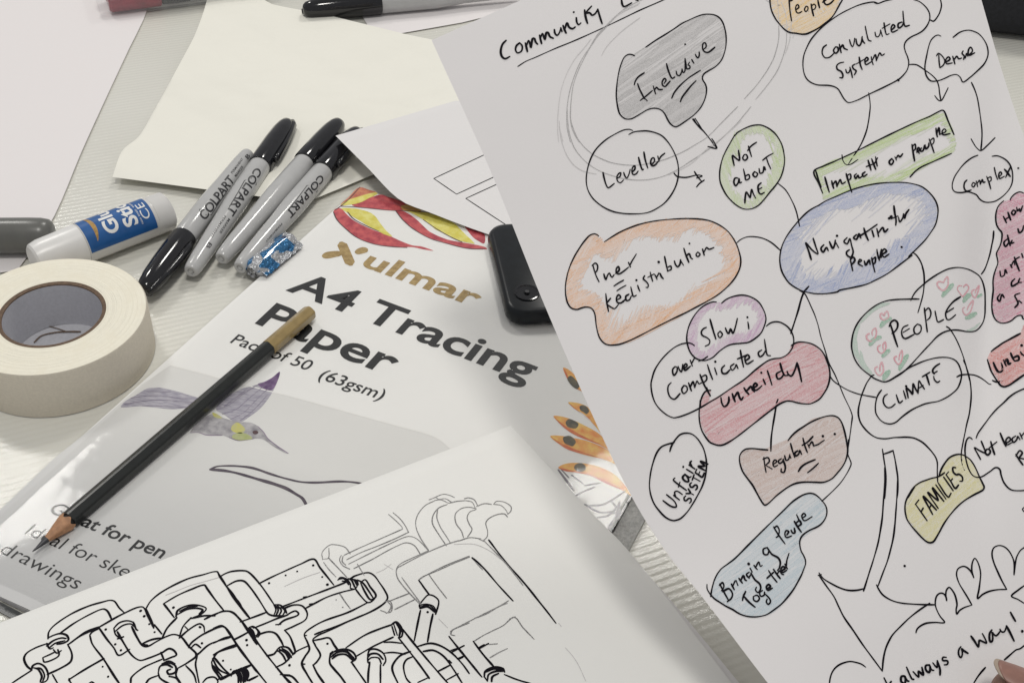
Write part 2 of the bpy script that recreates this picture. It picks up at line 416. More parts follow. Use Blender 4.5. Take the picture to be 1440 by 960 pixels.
# ================================================================ permanent markers
grey_pl = simple('grey_plastic', (0.46, 0.46, 0.455), 0.15, 0.03, 200, spec=0.5)
black_pl = simple('black_plastic', (0.008, 0.008, 0.010), 0.10, 0.2, 300, spec=0.55)
print_ink = simple('printed_black', (0.02, 0.02, 0.022), 0.4, 0.1, 900)
def on_barrel(pts, r, mtx, lift=0.00008):
    """wraps flat lettering (x along, y around) on a barrel of radius r"""
    return [mtx @ Vector((x, -(r + lift) * math.sin(y / r), (r + lift) * math.cos(y / r))) for x, y in pts]
def marker(label, tail, join, tip, spin=0.0, letters=None, flip=False, r=0.0062, z=None, clip_ang=None, group=None, name='marker_pen', blunt=False):
    z = z or 0.0071
    A, J, B = at(*tail, z), at(*join, z), at(*tip, z)
    L = (B - A).length; j = (J - A).length
    t = empty(name, (A.x, A.y, 0), label, 'marker pen', group)
    mx = axis_mtx(A, B)
    tail_ = [(0.0, 0.0), (0.0001, r * .45), (0.0008, r * .72), (0.0024, r * .90), (0.006, r * .98), (0.012, r)] if blunt else None
    lathe('barrel', (tail_ + [(j, r), (j + 0.004, r * .9)]) if blunt else [(0.0004, 0.0), (0.0001, 0.0011), (0.0006, 0.0014), (0.0000, 0.0018), (0.0, 0.0030), (0.0007, 0.0036), (0.003, 0.0041), (0.012, 0.0047), (j * 0.42, 0.0054), (j * 0.62, r), (j - 0.0012, r), (j - 0.0006, r * 0.97), (j + 0.004, r * 0.9)], grey_pl, t, 44, mx)
    c = lathe('cap', [(j - 0.0004, r * 0.9), (j, r * 1.06), (j + 0.0012, r * 1.10), (j + 0.012, r * 1.09), (j + (L - j) * 0.5, r * 1.06), (j + (L - j) * 0.75, r * 0.97), (L - 0.006, r * 0.84), (L - 0.0022, r * 0.68), (L - 0.0006, r * 0.48), (L, r * 0.28), (L + 0.0002, 0.0)], black_pl, t, 44, mx)
    ca = clip_ang if clip_ang is not None else 0.0
    cm = mx @ Matrix.Rotation(ca, 4, 'X')
    bm = bmesh.new()
    cl = (L - j) * 0.86
    prof = [(j + 0.006, 1.26), (j + 0.010, 1.36), (j + cl * 0.5, 1.32), (j + cl * 0.8, 1.16), (L - 0.003, 0.86), (L + 0.0005, 0.55)]
    rows = []
    for i, (x, k) in enumerate(prof):
        w = 0.0021 * (0.8 if i in (0,) else 1.0) * (1 - 0.25 * i / 5)
        rows.append([bm.verts.new((x, y, k * r + h)) for y, h in ((-w, -0.0016), (-w, 0), (-w * .55, 0.0006), (w * .55, 0.0006), (w, 0), (w, -0.0016))])
    for q in range(len(rows) - 1):
        for k in range(6):
            k2 = (k + 1) % 6; bm.faces.new((rows[q][k], rows[q][k2], rows[q + 1][k2], rows[q + 1][k]))
    bm.faces.new(rows[0]); bm.faces.new(list(reversed(rows[-1])))
    bmesh.ops.recalc_face_normals(bm, faces=bm.faces); bm.transform(cm)
    me = bpy.data.meshes.new('clip'); bm.to_mesh(me); bm.free(); me.materials.append(black_pl)
    me.polygons.foreach_set('use_smooth', [True] * len(me.polygons))
    cp = bpy.data.objects.new('clip', me); col.objects.link(cp); cp.parent = c; cp.matrix_parent_inverse = parent_inv(c)
    if letters:
        V, F = [], []
        cl_ = mx.inverted() @ CC; bmx = mx @ Matrix.Rotation(math.atan2(-cl_.y, cl_.z) + spin, 4, 'X')
        for body, x0, x1, y0, h in letters:
            vs, fs = text_mesh(body, 0.022 if abs(h) > 0.003 else 0.004, cuts=True)
            a = min(q.x for q in vs); w = max(q.x for q in vs) - a
            base = len(V)
            for q in vs:
                u = (q.x - a) / w; x = j * (x0 + (x1 - x0) * u); y = y0 + h * (q.y / CAP - 0.5)
                rr = r if x > j * 0.6 else np.interp(x, [0.012, j * 0.42, j * 0.62], [0.0047, 0.0054, r])
                V += on_barrel([(x, y if not flip else y)], float(rr), bmx)
            F += [tuple(base + k for k in f) for f in fs]
        for pts, w in ([([(0.80, -0.0008), (0.755, -0.0034), (0.64, -0.0028), (0.50, -0.0024)], 0.0004), ([(0.78, 0.0026), (0.785, 0.0034), (0.80, 0.0028)], 0.0004)] if not flip else
                       [([(0.20, 0.0008), (0.245, 0.0034), (0.36, 0.0028), (0.50, 0.0024)], 0.0004)]):
            base = len(V); C = [tuple(p) for p in pts]
            for (x, y) in C: V += on_barrel([(j * x, y + w / 2), (j * x, y - w / 2)], r, bmx, 0.0001)
            for q in range(len(C) - 1): F.append((base + 2 * q, base + 2 * q + 1, base + 2 * q + 3, base + 2 * q + 2))
        mesh_obj('lettering', V, F, print_ink, t)
    return t
G = 'permanent markers laid side by side'
PI = math.pi
# lettering reads from the cap towards the tail on the first, from the tail towards the cap on the others
marker('grey marker with black cap pointing at the tape roll, leftmost of the row of four', (349, 216), (249.5, 333), (201, 411), spin=-0.12,
       letters=[('COLPART', 0.84, 0.36, 0.0, 0.0050), ('PERMANENT', 0.33, 0.14, 0.0014, 0.0014), ('MARKER', 0.33, 0.2, -0.0012, 0.0016), ('B', 0.11, 0.07, 0.0, 0.0024)], clip_ang=-1.3, group=G)
marker('grey marker with black cap up on the napkin, its tail touching the leftmost marker cap', (268, 382), (368.5, 234.5), (406, 172), spin=0.12,
       letters=[('COLPART', 0.90, 0.46, 0.0, 0.0046), ('PERMANENT', 0.43, 0.24, -0.0014, 0.0012), ('MARKER', 0.43, 0.3, 0.0012, 0.0014), ('B', 0.2, 0.16, 0.0, 0.0022)], flip=False, clip_ang=1.35, group=G)
marker('plain grey marker with black cap, third from the left in the row of four', (311, 364), (423, 228.5), (478, 172), clip_ang=-2.6, group=G)
marker('grey marker whose black cap runs under the printed white sheet, rightmost of the row', (337, 377), (455, 242.5), (504, 184), spin=0.28,
       letters=[('COLPART', 0.90, 0.48, 0.0, 0.0040), ('PERMANENT', 0.40, 0.22, 0.0, 0.0010)], clip_ang=1.2, group=G)
marker('black capped grey marker lying across the white sheet at the far edge', (735, -13), (538, 10), (426, 14), r=0.0074, z=0.0088, clip_ang=2.3)
grey_pl_bak = grey_pl
grey_pl = simple('dark_grey_plastic', (0.125, 0.125, 0.115), 0.30, 0.05, 200)
t = marker('dark grey rounded pen end reaching in over the blank left sheet', (76, 331), (-190, 333), (-330, 334), r=0.0092, z=0.0100, clip_ang=1.4, blunt=True)
grey_pl = grey_pl_bak

# ================================================================ clear wallet with red pens
clear, nt, b = new_mat('clear_plastic')
b.inputs['Base Color'].default_value = (0.95, 0.95, 0.96, 1); b.inputs['Roughness'].default_value = 0.08
b.inputs['Alpha'].default_value = 0.13; b.inputs['Specular IOR Level'].default_value = 0.8
bump(nt, b, noise_node(nt, 120, 3).outputs['Fac'], 0.0012, 0.6)
red_pl = simple('red_plastic', (0.22, 0.005, 0.022), 0.3, 0.2, 150)
A, B = at(143, 30, 0.0), at(300, 10, 0.0)
t = empty('pen_wallet', A, 'clear plastic wallet holding a red and black pen at the far left edge', 'pen wallet')
d = (B - A).normalized(); nrm = Vector((-d.y, d.x, 0))
mx = Matrix(((d.x, nrm.x, 0, A.x), (d.y, nrm.y, 0, A.y), (0, 0, 1, 0.0017), (0, 0, 0, 1)))
box('case', 0.075, 0.045, 0.0075, 0.15, 0.09, 0.015, clear, t, 0.003, 3, mx)
def rodx(name, x0, x1, y, r, mat, par, z=0.0075):
    return lathe(name, [(x0, 0), (x0, r * .8), (x0 + 0.0015, r), (x1 - 0.001, r), (x1, r * .9), (x1, 0)], mat, par, 28, mx @ Matrix.Translation((0, y, z)))
rodx('pen_cap', 0.007, 0.042, 0.0075, 0.0062, red_pl, t, .0068); rodx('pen_barrel', 0.042, 0.062, 0.0075, 0.0058, black_pl, t); rodx('pen_barrel', 0.062, 0.120, 0.0075, 0.0056, grey_pl, t)
rodx('pen_cap', 0.007, 0.042, 0.022, 0.0062, red_pl, t); rodx('pen_barrel', 0.042, 0.120, 0.022, 0.0058, black_pl, t)

# ================================================================ glue stick
white_pl = simple('white_plastic', (0.74, 0.73, 0.71), 0.3, 0.03, 150)
blue_lb = simple('blue_label', (0.012, 0.095, 0.30), 0.35, 0.10, 220)
gold = simple('gold_print', (0.42, 0.25, 0.07), 0.35, 0.25, 600)
GR = 0.0105
A, B = at(58, 364, GR), at(236, 296, GR)
t = empty('glue_stick', (A.x, A.y, 0), 'blue and white glue stick lying behind the masking tape roll', 'glue stick')
mx = axis_mtx(A, B); L = (B - A).length
lathe('cap', [(-0.004, 0), (-0.004, GR * .72), (-0.003, GR * .84), (0.001, GR * .93), (L * .30, GR * .99), (L * .30, GR * .9)], white_pl, t, 48, mx)
frost, nt, b = new_mat('frosted_plastic'); b.inputs['Base Color'].default_value = (0.66, 0.65, 0.63, 1); b.inputs['Roughness'].default_value = 0.22
b.inputs['Subsurface Weight'].default_value = 0.3; b.inputs['Subsurface Radius'].default_value = (0.004, 0.004, 0.004); b.inputs['Coat Weight'].default_value = 0.4
lathe('barrel', [(L * .30, GR * .9), (L * .302, GR), (L * .845, GR), (L * .86, GR * .985), (L * .862, GR * 1.0), (L * .985, GR * .985), (L * 1.0, GR * .9), (L * 1.002, GR * .80), (L * 0.99, GR * .76), (L * .985, 0)], frost, t, 48, mx)
V, F = [], []
n = 40; a0, a1 = -2.35, 1.58     # label wraps most of the way round, leaving a white strip below
for x in (L * .31, L * .835):
    for k in range(n + 1):
        a = a0 + (a1 - a0) * k / n; V.append(mx @ Vector((x, -(GR + 1e-4) * math.sin(a), (GR + 1e-4) * math.cos(a))))
for k in range(n): F.append((k, k + 1, n + 2 + k, n + 1 + k))
lab = mesh_obj('label', V, F, blue_lb, t, True)
def wrap_text(body, x_top, h, a_start, a_end, mat, off=0.0):
    """letters stand across the barrel: baseline runs round it, tops point to the cap"""
    vs, fs = text_mesh(body, off, cuts=True); xa = min(q.x for q in vs); w = max(q.x for q in vs) - xa
    P = []
    for q in vs:
        a = a_start + (a_end - a_start) * (q.x - xa) / w; x = x_top + h * (1 - q.y / CAP)
        P.append(mx @ Vector((x, -(GR + 1.7e-4) * math.sin(a), (GR + 1.7e-4) * math.cos(a))))
    return mesh_obj('lettering', P, fs, mat, lab)
whitep = simple('white_print', (0.78, 0.78, 0.76), 0.4, 0.04, 500)
wrap_text('Glue', L * .455, L * .105, 1.02, -1.05, whitep, 0.03)
wrap_text('Stick', L * .60, L * .105, 1.02, -1.25, whitep, 0.03)
wrap_text('CE', L * .745, L * .065, 0.95, 0.02, whitep, 0.0)
wrap_text('non toxic  washable', L * .72, L * .018, 1.1, -0.6, whitep, 0.0)
V = []; F = []
for k in range(25):
    s = k / 24; a = -0.55 + 1.75 * s; hw = L * .016 * math.sin(PI * min(1, s * 1.05)) ** .7 if s < .95 else 0
    xc = L * (.372 + .028 * (1 - (2 * s - 1) ** 2))
    for q in (-1, 1): V.append(mx @ Vector((xc + q * hw, -(GR + 1.7e-4) * math.sin(a), (GR + 1.7e-4) * math.cos(a))))
for k in range(24): F.append((2 * k, 2 * k + 1, 2 * k + 3, 2 * k + 2))
mesh_obj('emblem', V, F, gold, lab, True)

# ================================================================ masking tape
TX, TY, TR, TI, TH = -0.2071, 0.3845, 0.0412, 0.0227, 0.0250
m, nt, b = new_mat('masking_tape_side')
tc = nt.nodes.new('ShaderNodeTexCoord'); sx = nt.nodes.new('ShaderNodeSeparateXYZ'); nt.links.new(tc.outputs['Object'], sx.inputs[0])
ln = nt.nodes.new('ShaderNodeVectorMath'); ln.operation = 'LENGTH'
cb = nt.nodes.new('ShaderNodeCombineXYZ'); nt.links.new(sx.outputs[0], cb.inputs[0]); nt.links.new(sx.outputs[1], cb.inputs[1]); nt.links.new(cb.outputs[0], ln.inputs[0])
nz = nt.nodes.new('ShaderNodeTexNoise'); nz.noise_dimensions = '1D'; nz.inputs['Scale'].default_value = 1500; nz.inputs['Detail'].default_value = 3
nt.links.new(ln.outputs['Value'], nz.inputs['W'])
n2 = noise_node(nt, 140, 3); n3 = noise_node(nt, 2500, 2)
mm = nt.nodes.new('ShaderNodeMath'); mm.operation = 'MULTIPLY'; nt.links.new(nz.outputs['Fac'], mm.inputs[0]); nt.links.new(ramp_node(nt, n2.outputs['Fac'], .35, .65, .25, 1.0), mm.inputs[1])
nt.links.new(mix_col(nt, ramp_node(nt, mm.outputs[0], .12, .42), (0.83, 0.785, 0.65), (0.90, 0.86, 0.725)), b.inputs['Base Color'])
b.inputs['Roughness'].default_value = 0.8; bump(nt, b, mm.outputs[0], 0.0007, 0.8); tape_side = m
tape_out = simple('masking_tape_face', (0.66, 0.605, 0.50), 0.62, 0.05, 900, 0.00015, 4200)
brown = simple('brown_card', (0.13, 0.085, 0.055), 0.8, 0.3, 900)
core_in = simple('grey_card_lining', (0.52, 0.52, 0.55), 0.6, 0.06, 700)
t = empty('tape_roll', (TX, TY, 0), 'roll of cream masking tape standing flat at the left edge', 'tape roll')
def ring(name, prof, mat, seg=160, wob=0.0):
    V, F = [], []
    for i, (r, z) in enumerate(prof):
        for k in range(seg):
            a = 2 * PI * k / seg; rr = r + wob * math.sin(a * 3 + 1) * (1 if i else .6)
            V.append(Vector((TX + rr * math.cos(a), TY + rr * math.sin(a), z)))
    for i in range(len(prof) - 1):
        for k in range(seg):
            a, c = i * seg + k, i * seg + (k + 1) % seg; F.append((a, c, c + seg, a + seg))
    o = mesh_obj(name, V, F, mat, t, True); return sharp(o, 50)
ring('tape_face', [(TR, 0.0004), (TR, TH - 0.0006), (TR - 0.0005, TH)], tape_out, wob=0.00012)
s_ = ring('tape_edge', [(TR - 0.0005, TH + 0.00003), (TR - 0.006, TH + 0.0002), (TI + 0.006, TH + 0.0001), (TI + 0.0003, TH)], tape_side, wob=0.00012)
o_ = s_; off = Vector((TX, TY, 0)); o_.data.transform(Matrix.Translation(-off)); o_.matrix_parent_inverse = Matrix.Identity(4)
ring('core', [(TI + 0.0006, TH + 0.0001), (TI - 0.0012, TH - 0.0002), (TI - 0.0013, TH - 0.0008)], brown, wob=0.00015)
lin_ = ring('core_lining', [(TI - 0.0013, TH - 0.0008), (TI - 0.0013, 0.0004)], core_in, wob=0.00015)
V = [Vector((TX, TY, 0.0009))] + [Vector((TX + (TI - .0014) * math.cos(2 * PI * k / 64), TY + (TI - .0014) * math.sin(2 * PI * k / 64), 0.0009)) for k in range(64)]
base_ = mesh_obj('floor_shade_disc', V, [(0, 1 + k, 1 + (k + 1) % 64) for k in range(64)], core_in, t)  # added disc in the lining's grey, standing for shade on the floor inside
R = Ribbons(Flat(0.0012))
R.stroke(crv([(48, 481), (58, 472), (78, 467), (95, 466), (113, 466)]), .0009, lift=0.0003); R.stroke(crv([(58, 456), (75, 460), (94, 466)]), .0005, lift=0.0003)
R.build('tear', brown, base_)

# ================================================================ black device with a round button
gloss = simple('gloss_black', (0.007, 0.009, 0.011), 0.3, 0.2, 200, spec=0.3)
PT = 0.0052      # top of the tracing paper pack
Zt = PT + 0.0086
P0, P1, P2 = at(683, 313, Zt), at(714, 443, Zt), at(790, 428, Zt)
ex = (P0 - P1).normalized(); ey = Vector((ex.y, -ex.x, 0))
t = empty('remote_control', P1 - Vector((0, 0, 0.0086)), 'glossy black handset with a round button half under the mind map', 'handset')
mx = Matrix(((ex.x, ey.x, 0, P1.x), (ex.y, ey.y, 0, P1.y), (0, 0, 1, PT), (0, 0, 0, 1)))
LL = (P0 - P1).length
bm = bmesh.new()
def rrect(w, h, r, seg=8):
    out = []
    for cx, cy, s in ((w - r, h - r, 0), (r, h - r, 1), (r, r, 2), (w - r, r, 3)):
        for k in range(seg + 1):
            a = PI / 2 * (s + k / seg); out.append((cx + r * math.cos(a), cy + r * math.sin(a)))
    return out
rows = []
for ins, z, r in ((0.0016, 0.0006, .008), (0.0004, 0.002, .009), (0.0, 0.0045, .0095), (0.0003, 0.0075, .0095), (0.0012, 0.0095, .009), (0.003, 0.0105, .008)):
    rows.append([bm.verts.new((x + ins, y + ins, z * .82)) for x, y in rrect(LL - 2 * ins, 0.040 - 2 * ins, r)])
for a, c in zip(rows, rows[1:]):
    for k in range(len(a)): k2 = (k + 1) % len(a); bm.faces.new((a[k], a[k2], c[k2], c[k]))
bm.faces.new(rows[-1]); bm.faces.new(list(reversed(rows[0])))
bm.transform(mx); me = bpy.data.meshes.new('case'); bm.to_mesh(me); bm.free(); me.materials.append(gloss)
me.polygons.foreach_set('use_smooth', [True] * len(me.polygons))
o = bpy.data.objects.new('case', me); col.objects.link(o); o.parent = t; o.matrix_parent_inverse = parent_inv(t); sharp(o, 50)
bc = mx.inverted() @ at(741, 412, Zt)
bmx = mx @ Matrix.Translation((bc.x, bc.y, -0.0019)) @ Matrix.Rotation(-PI / 2, 4, 'Y')
lathe('button', [(0.0100, 0), (0.0104, 0.0062), (0.0112, 0.0062), (0.0113, 0.0056), (0.0108, 0.005), (0.0107, 0.0016), (0.0113, 0.0014), (0.0113, 0.0)], black_pl, t, 40, bmx)
grey_dot = simple('grey_dot', (0.035, 0.035, 0.038), 0.5)
lathe('button_mark', [(0.01135, 0), (0.01140, 0.0011), (0.0117, 0.0010), (0.0117, 0)], grey_dot, t, 20, bmx)

# ================================================================ pencil
PR = 0.0037
wood = simple('bare_wood', (0.42, 0.22, 0.115), 0.6, 0.2, 500)
goldp = simple('gold_paint', (0.30, 0.215, 0.085), 0.28, 0.10, 300, spec=0.5, coat=0.3)
blackp = simple('black_lacquer', (0.009, 0.011, 0.010), 0.30, 0.2, 300)
lead = simple('pencil_lead', (0.04, 0.04, 0.045), 0.35, 0.2, 900)
Z = PT + PR + 0.0003
A, J, K, W_, B = at(437, 438, Z), at(380, 489, Z), at(92, 724, Z), at(62, 752, Z), at(46, 775, Z - 0.002)
t = empty('pencil', (A.x, A.y, PT), 'sharpened black pencil with a gold dipped end lying on the tracing paper pack', 'pencil')
mx = axis_mtx(A, B, spin=math.radians(30)); L = (B - A).length
def hexrod(name, rows, mat, cap=True):
    V, F = [], []
    for x, r, sc in rows:
        for k in range(12):
            a = 2 * PI * k / 12 + PI / 12; rr = r * (1.0 if k % 2 == 0 else 1.0)
            # rounded hexagon: two verts close to each corner
            c = math.floor(k / 2) * PI / 3; a = c + (0.13 if k % 2 else -0.13)
            dx = x + (sc if k % 2 == 0 else -sc) * 0
            V.append(mx @ Vector((dx, r * math.cos(a), r * math.sin(a))))
    for i in range(len(rows) - 1):
        for k in range(12): k2 = (k + 1) % 12; F.append((i * 12 + k, i * 12 + k2, (i + 1) * 12 + k2, (i + 1) * 12 + k))
    if cap: F.append(tuple(range(12))); F.append(tuple(reversed(range(len(rows) * 12 - 12, len(rows) * 12))))
    return sharp(mesh_obj(name, V, F, mat, t, True), 25)
j, k_ = (J - A).length, (K - A).length
w_ = (W_ - A).length
hexrod('dipped_end', [(0.0, PR * .80, 0), (0.0005, PR * .95, 0), (0.0015, PR * 1.02, 0), (j, PR * 1.03, 0)], goldp)
hexrod('lacquered_body', [(j, PR, 0), (k_, PR, 0)], blackp)
# scalloped edge where the cone cuts the hexagon
V, F = [], []
n = 72
for i in range(n):
    a = 2 * PI * i / n; sc = 0.0016 * (0.5 - 0.5 * math.cos(6 * a))
    V.append(mx @ Vector((k_ - 0.0004 - sc + 0.0022, PR * 1.01 * math.cos(a), PR * 1.01 * math.sin(a))))
for i in range(n): 
    a = 2 * PI * i / n; V.append(mx @ Vector((w_, 0.0013 * math.cos(a), 0.0013 * math.sin(a))))
for i in range(n): i2 = (i + 1) % n; F.append((i, i2, n + i2, n + i))
mesh_obj('wood_cone', V, F, wood, t, True)
lathe('lead', [(w_ - 0.0005, 0.00135), (w_ + 0.0004, 0.00125), (L - 0.001, 0.0004), (L, 0.0002), (L + 0.0002, 0)], lead, t, 20, mx)

# ================================================================ sweet in a clear blue wrapper
m, nt, b = new_mat('printed_wrapper')
tc = nt.nodes.new('ShaderNodeTexCoord'); vo = nt.nodes.new('ShaderNodeTexVoronoi'); vo.inputs['Scale'].default_value = 90; vo.feature = 'F1'
nt.links.new(tc.outputs['Object'], vo.inputs['Vector'])
w2 = nt.nodes.new('ShaderNodeTexWave'); w2.inputs['Scale'].default_value = 22; w2.inputs['Distortion'].default_value = 7; w2.inputs['Detail Scale'].default_value = 3
nt.links.new(tc.outputs['Object'], w2.inputs['Vector'])
c1 = mix_col(nt, ramp_node(nt, w2.outputs['Fac'], .47, .56), (0.46, 0.47, 0.49), (0.004, 0.13, 0.31))
c2 = mix_col(nt, ramp_node(nt, vo.outputs['Distance'], .18, .24, 1, 0), c1, (0.02, 0.03, 0.09))
nt.links.new(c2, b.inputs['Base Color']); b.inputs['Roughness'].default_value = 0.12; b.inputs['Metallic'].default_value = 0.35; b.inputs['Coat Weight'].default_value = 0.8
bump(nt, b, noise_node(nt, 420, 3).outputs['Fac'], 0.0030, 0.9); wrap_m = m
A, B = at(356, 381, 0.0062), at(408, 338, 0.0062)
mx = axis_mtx(A, B); L = (B - A).length
t = empty('wrapped_sweet', (A.x, A.y, 0), 'small sweet in a shiny clear wrapper with blue print beside the rightmost marker', 'sweet')
V, F = [], []; seg = 30
R_ = [(-0.0016, .55), (0.0, .92), (0.001, 1.0), (L * .25, 1.02), (L * .5, 1.0), (L * .75, 1.0), (L - .001, .97), (L, .88), (L + 0.0016, .5)]
rr = random.Random(3)
for x, k in R_:
    for q in range(seg):
        a = 2 * PI * q / seg; r = 0.0054 * k * (1 + 0.07 * rr.uniform(-1, 1)); V.append(mx @ Vector((x + rr.uniform(-.0004, .0004), r * math.cos(a) * 1.05, r * math.sin(a))))
for i in range(len(R_) - 1):
    for q in range(seg): q2 = (q + 1) % seg; F.append((i * seg + q, i * seg + q2, (i + 1) * seg + q2, (i + 1) * seg + q))
F.append(tuple(range(seg))); F.append(tuple(reversed(range((len(R_) - 1) * seg, len(R_) * seg))))
mesh_obj('wrapper', V, F, wrap_m, t, True)
V, F = [], []
for q in range(41):
    x = L * q / 40; z = 0.0016 + 0.0004 * math.sin(q); o1 = 0.0052; o2 = 0.0083 + (0.0006 if q % 2 else 0)
    for y, zz in ((-o1, z), (-o2, z - 0.0013)):
        V.append(mx @ Vector((x, y, zz)))
for q in range(40): F.append((2 * q, 2 * q + 1, 2 * q + 3, 2 * q + 2))
V2 = [p - Vector((0, 0, 0.00015)) for p in V]; n0 = len(V)
mesh_obj('seam', V + V2, F + [tuple(n0 + k for k in reversed(f)) for f in F], wrap_m, t, True)
# ================================================================ tracing paper pack
# pack axes on the table: pl runs up the left edge, pw across
q0, q1 = at(0, 716, PT - 0.0006), at(505, 264, PT - 0.0006)
pl = (q1 - q0).normalized(); pw = Vector((pl.y, -pl.x, 0))
O = q1; LEN = 0.297; WID = 0.210
def pk(u, w, z): return Vector((O.x, O.y, 0)) - pl * u + pw * w + Vector((0, 0, z))   # u down the page, w across
t = empty('tracing_paper_pack', pk(LEN, 0, 0), 'clear sleeved pack of A4 tracing paper with a hummingbird and red leaves on its cover', 'paper pack')
card = paper_mat('printed_cover', (0.83, 0.825, 0.80), fine=9000, waves=12, wave_d=0.0004, rough=0.5)
m, nt, b = new_mat('grey_panel')
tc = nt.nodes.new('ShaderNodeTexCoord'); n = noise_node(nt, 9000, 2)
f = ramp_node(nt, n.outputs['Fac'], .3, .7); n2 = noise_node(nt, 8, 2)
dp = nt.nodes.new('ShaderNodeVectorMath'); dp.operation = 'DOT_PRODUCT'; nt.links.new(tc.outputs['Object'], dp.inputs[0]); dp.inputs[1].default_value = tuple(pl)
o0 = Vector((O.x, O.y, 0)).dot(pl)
gsl = ramp_node(nt, dp.outputs['Value'], o0 - .280, o0 - .190)      # panel colour gets darker towards its lower end
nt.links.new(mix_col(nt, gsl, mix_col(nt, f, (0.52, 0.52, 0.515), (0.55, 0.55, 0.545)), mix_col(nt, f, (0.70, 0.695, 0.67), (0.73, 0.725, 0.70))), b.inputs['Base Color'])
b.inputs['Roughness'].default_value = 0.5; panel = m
def slab(name, u0, u1, w0, w1, z0, z1, mat, par):
    V = [pk(u, w, z) for z in (z1, z0) for u, w in ((u0, w0), (u1, w0), (u1, w1), (u0, w1))]
    return mesh_obj(name, V, [(0, 1, 2, 3), (7, 6, 5, 4), (0, 4, 5, 1), (1, 5, 6, 2), (2, 6, 7, 3), (3, 7, 4, 0)], mat, par)
PZ = PT - 0.0006
slab('paper_stack', 0.001, LEN, 0.001, WID, 0.0006, PZ - 0.0003, white2, t)
cover = slab('cover_card', 0, LEN, 0, .2172, PZ - 0.00025, PZ, card, t)
SU = Flat(PZ)
# curled tracing sheet pictured across the lower half of the cover
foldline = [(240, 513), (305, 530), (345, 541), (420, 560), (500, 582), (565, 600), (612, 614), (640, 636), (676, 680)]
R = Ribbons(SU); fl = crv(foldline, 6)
R.poly(fl + [(720, 760), (560, 860), (300, 960), (40, 856), (0, 838), (-8, 724), (75, 645), (135, 597), (200, 540)], lift=0.00003); R.build('cover_panel', panel, cover)
palew = simple('pale_print', (0.82, 0.81, 0.78), 0.5, .02)
grey1 = simple('grey_print', (0.50, 0.495, 0.47), 0.5, .06, 90)
R = Ribbons(SU); R.stroke([(x, y) for x, y in fl], 0.0007, lift=0.00008, flat=True, jit=0); R.build('fold_line', palew, cover)

# red and yellow leaves
c6 = ((420, 240), 4.0)
def spoly(name, txt, mat, par, lift=0.00006, surf=None, org=c6, hatchcol=None):
    R = Ribbons(surf or SU)
    for i, st in enumerate(parse(txt, *org)): R.poly(crv(st, 2.2, True), lift=lift + i * 0.00001)
    return R.build(name, mat, par)
def wash(name, c0, c1, scale=260, stretch=None):
    m, nt, b = new_mat(name); n = noise_node(nt, scale, 4, rough=.6, vec_scale=stretch); f = ramp_node(nt, n.outputs['Fac'], .34, .66)
    nt.links.new(mix_col(nt, f, c0, c1), b.inputs['Base Color']); b.inputs['Roughness'].default_value = .5; return m
redw = wash('red_wash', (0.38, 0.04, 0.065), (0.62, 0.12, 0.12)); orw = wash('orange_red_wash', (0.44, 0.10, 0.07), (0.60, 0.24, 0.13))
yelw = wash('yellow_wash', (0.66, 0.58, 0.07), (0.76, 0.72, 0.24)); dkw = simple('dark_brown_print', (0.09, 0.045, 0.05), .5)
spoly('leaf_print', '235,195 280,150 340,95 400,110 440,125 400,160 360,178 300,190', orw, cover)
spoly('leaf_print', '238,194 270,170 330,148 430,122 445,130 400,152 350,178 290,192', yelw, cover, .00009)
spoly('leaf_print', '300,195 340,172 400,155 460,135 510,150 560,165 610,185 645,200 600,220 550,224 500,222 420,214', redw, cover, .00007)
spoly('leaf_print', '575,200 620,192 670,208 690,232 640,228 590,222', wash('amber_wash', (.55, .30, .10), (.64, .48, .14)), cover, .0001)
spoly('leaf_print', '195,232 212,212 240,214 265,240 310,280 400,325 500,362 580,398 640,420 690,426 758,450 700,442 640,430 560,430 500,424 430,412 380,398 330,375 260,320 215,270', redw, cover)
spoly('leaf_print', '240,212 280,210 330,215 400,235 432,258 455,290 490,335 526,370 480,357 440,335 390,310 350,285 310,262 272,236', yelw, cover, .0001)
spoly('leaf_print', '545,225 570,222 610,238 660,272 700,310 740,345 830,385 900,400 960,410 1045,428 1060,441 1000,441 940,436 880,424 840,410 780,392 740,380 650,330 590,280', redw, cover)
spoly('leaf_print', '600,225 650,226 720,235 760,245 800,260 850,282 880,300 905,325 940,360 990,410 960,406 900,392 850,372 800,345 770,330 735,300 700,275 660,252 630,236', yelw, cover, .0001)
spoly('leaf_print', '935,312 980,325 1040,350 1050,385 1042,410 1010,395 985,378 960,350', redw, cover)
R = lines(SU, 'leaf_outline', dkw, cover, parse('232,200 330,205 420,214 500,222 560,225 640,228 735,236; 195,232 215,275 260,322 330,377 430,414 520,427 610,432; 545,225 590,281 650,331 740,381 840,411 950,437 1050,441; 275,232 310,272 380,310 450,340; 700,275 780,330 860,375 920,402; 205,222 270,172 345,92', *c6), 0.00055, lift=.00013)

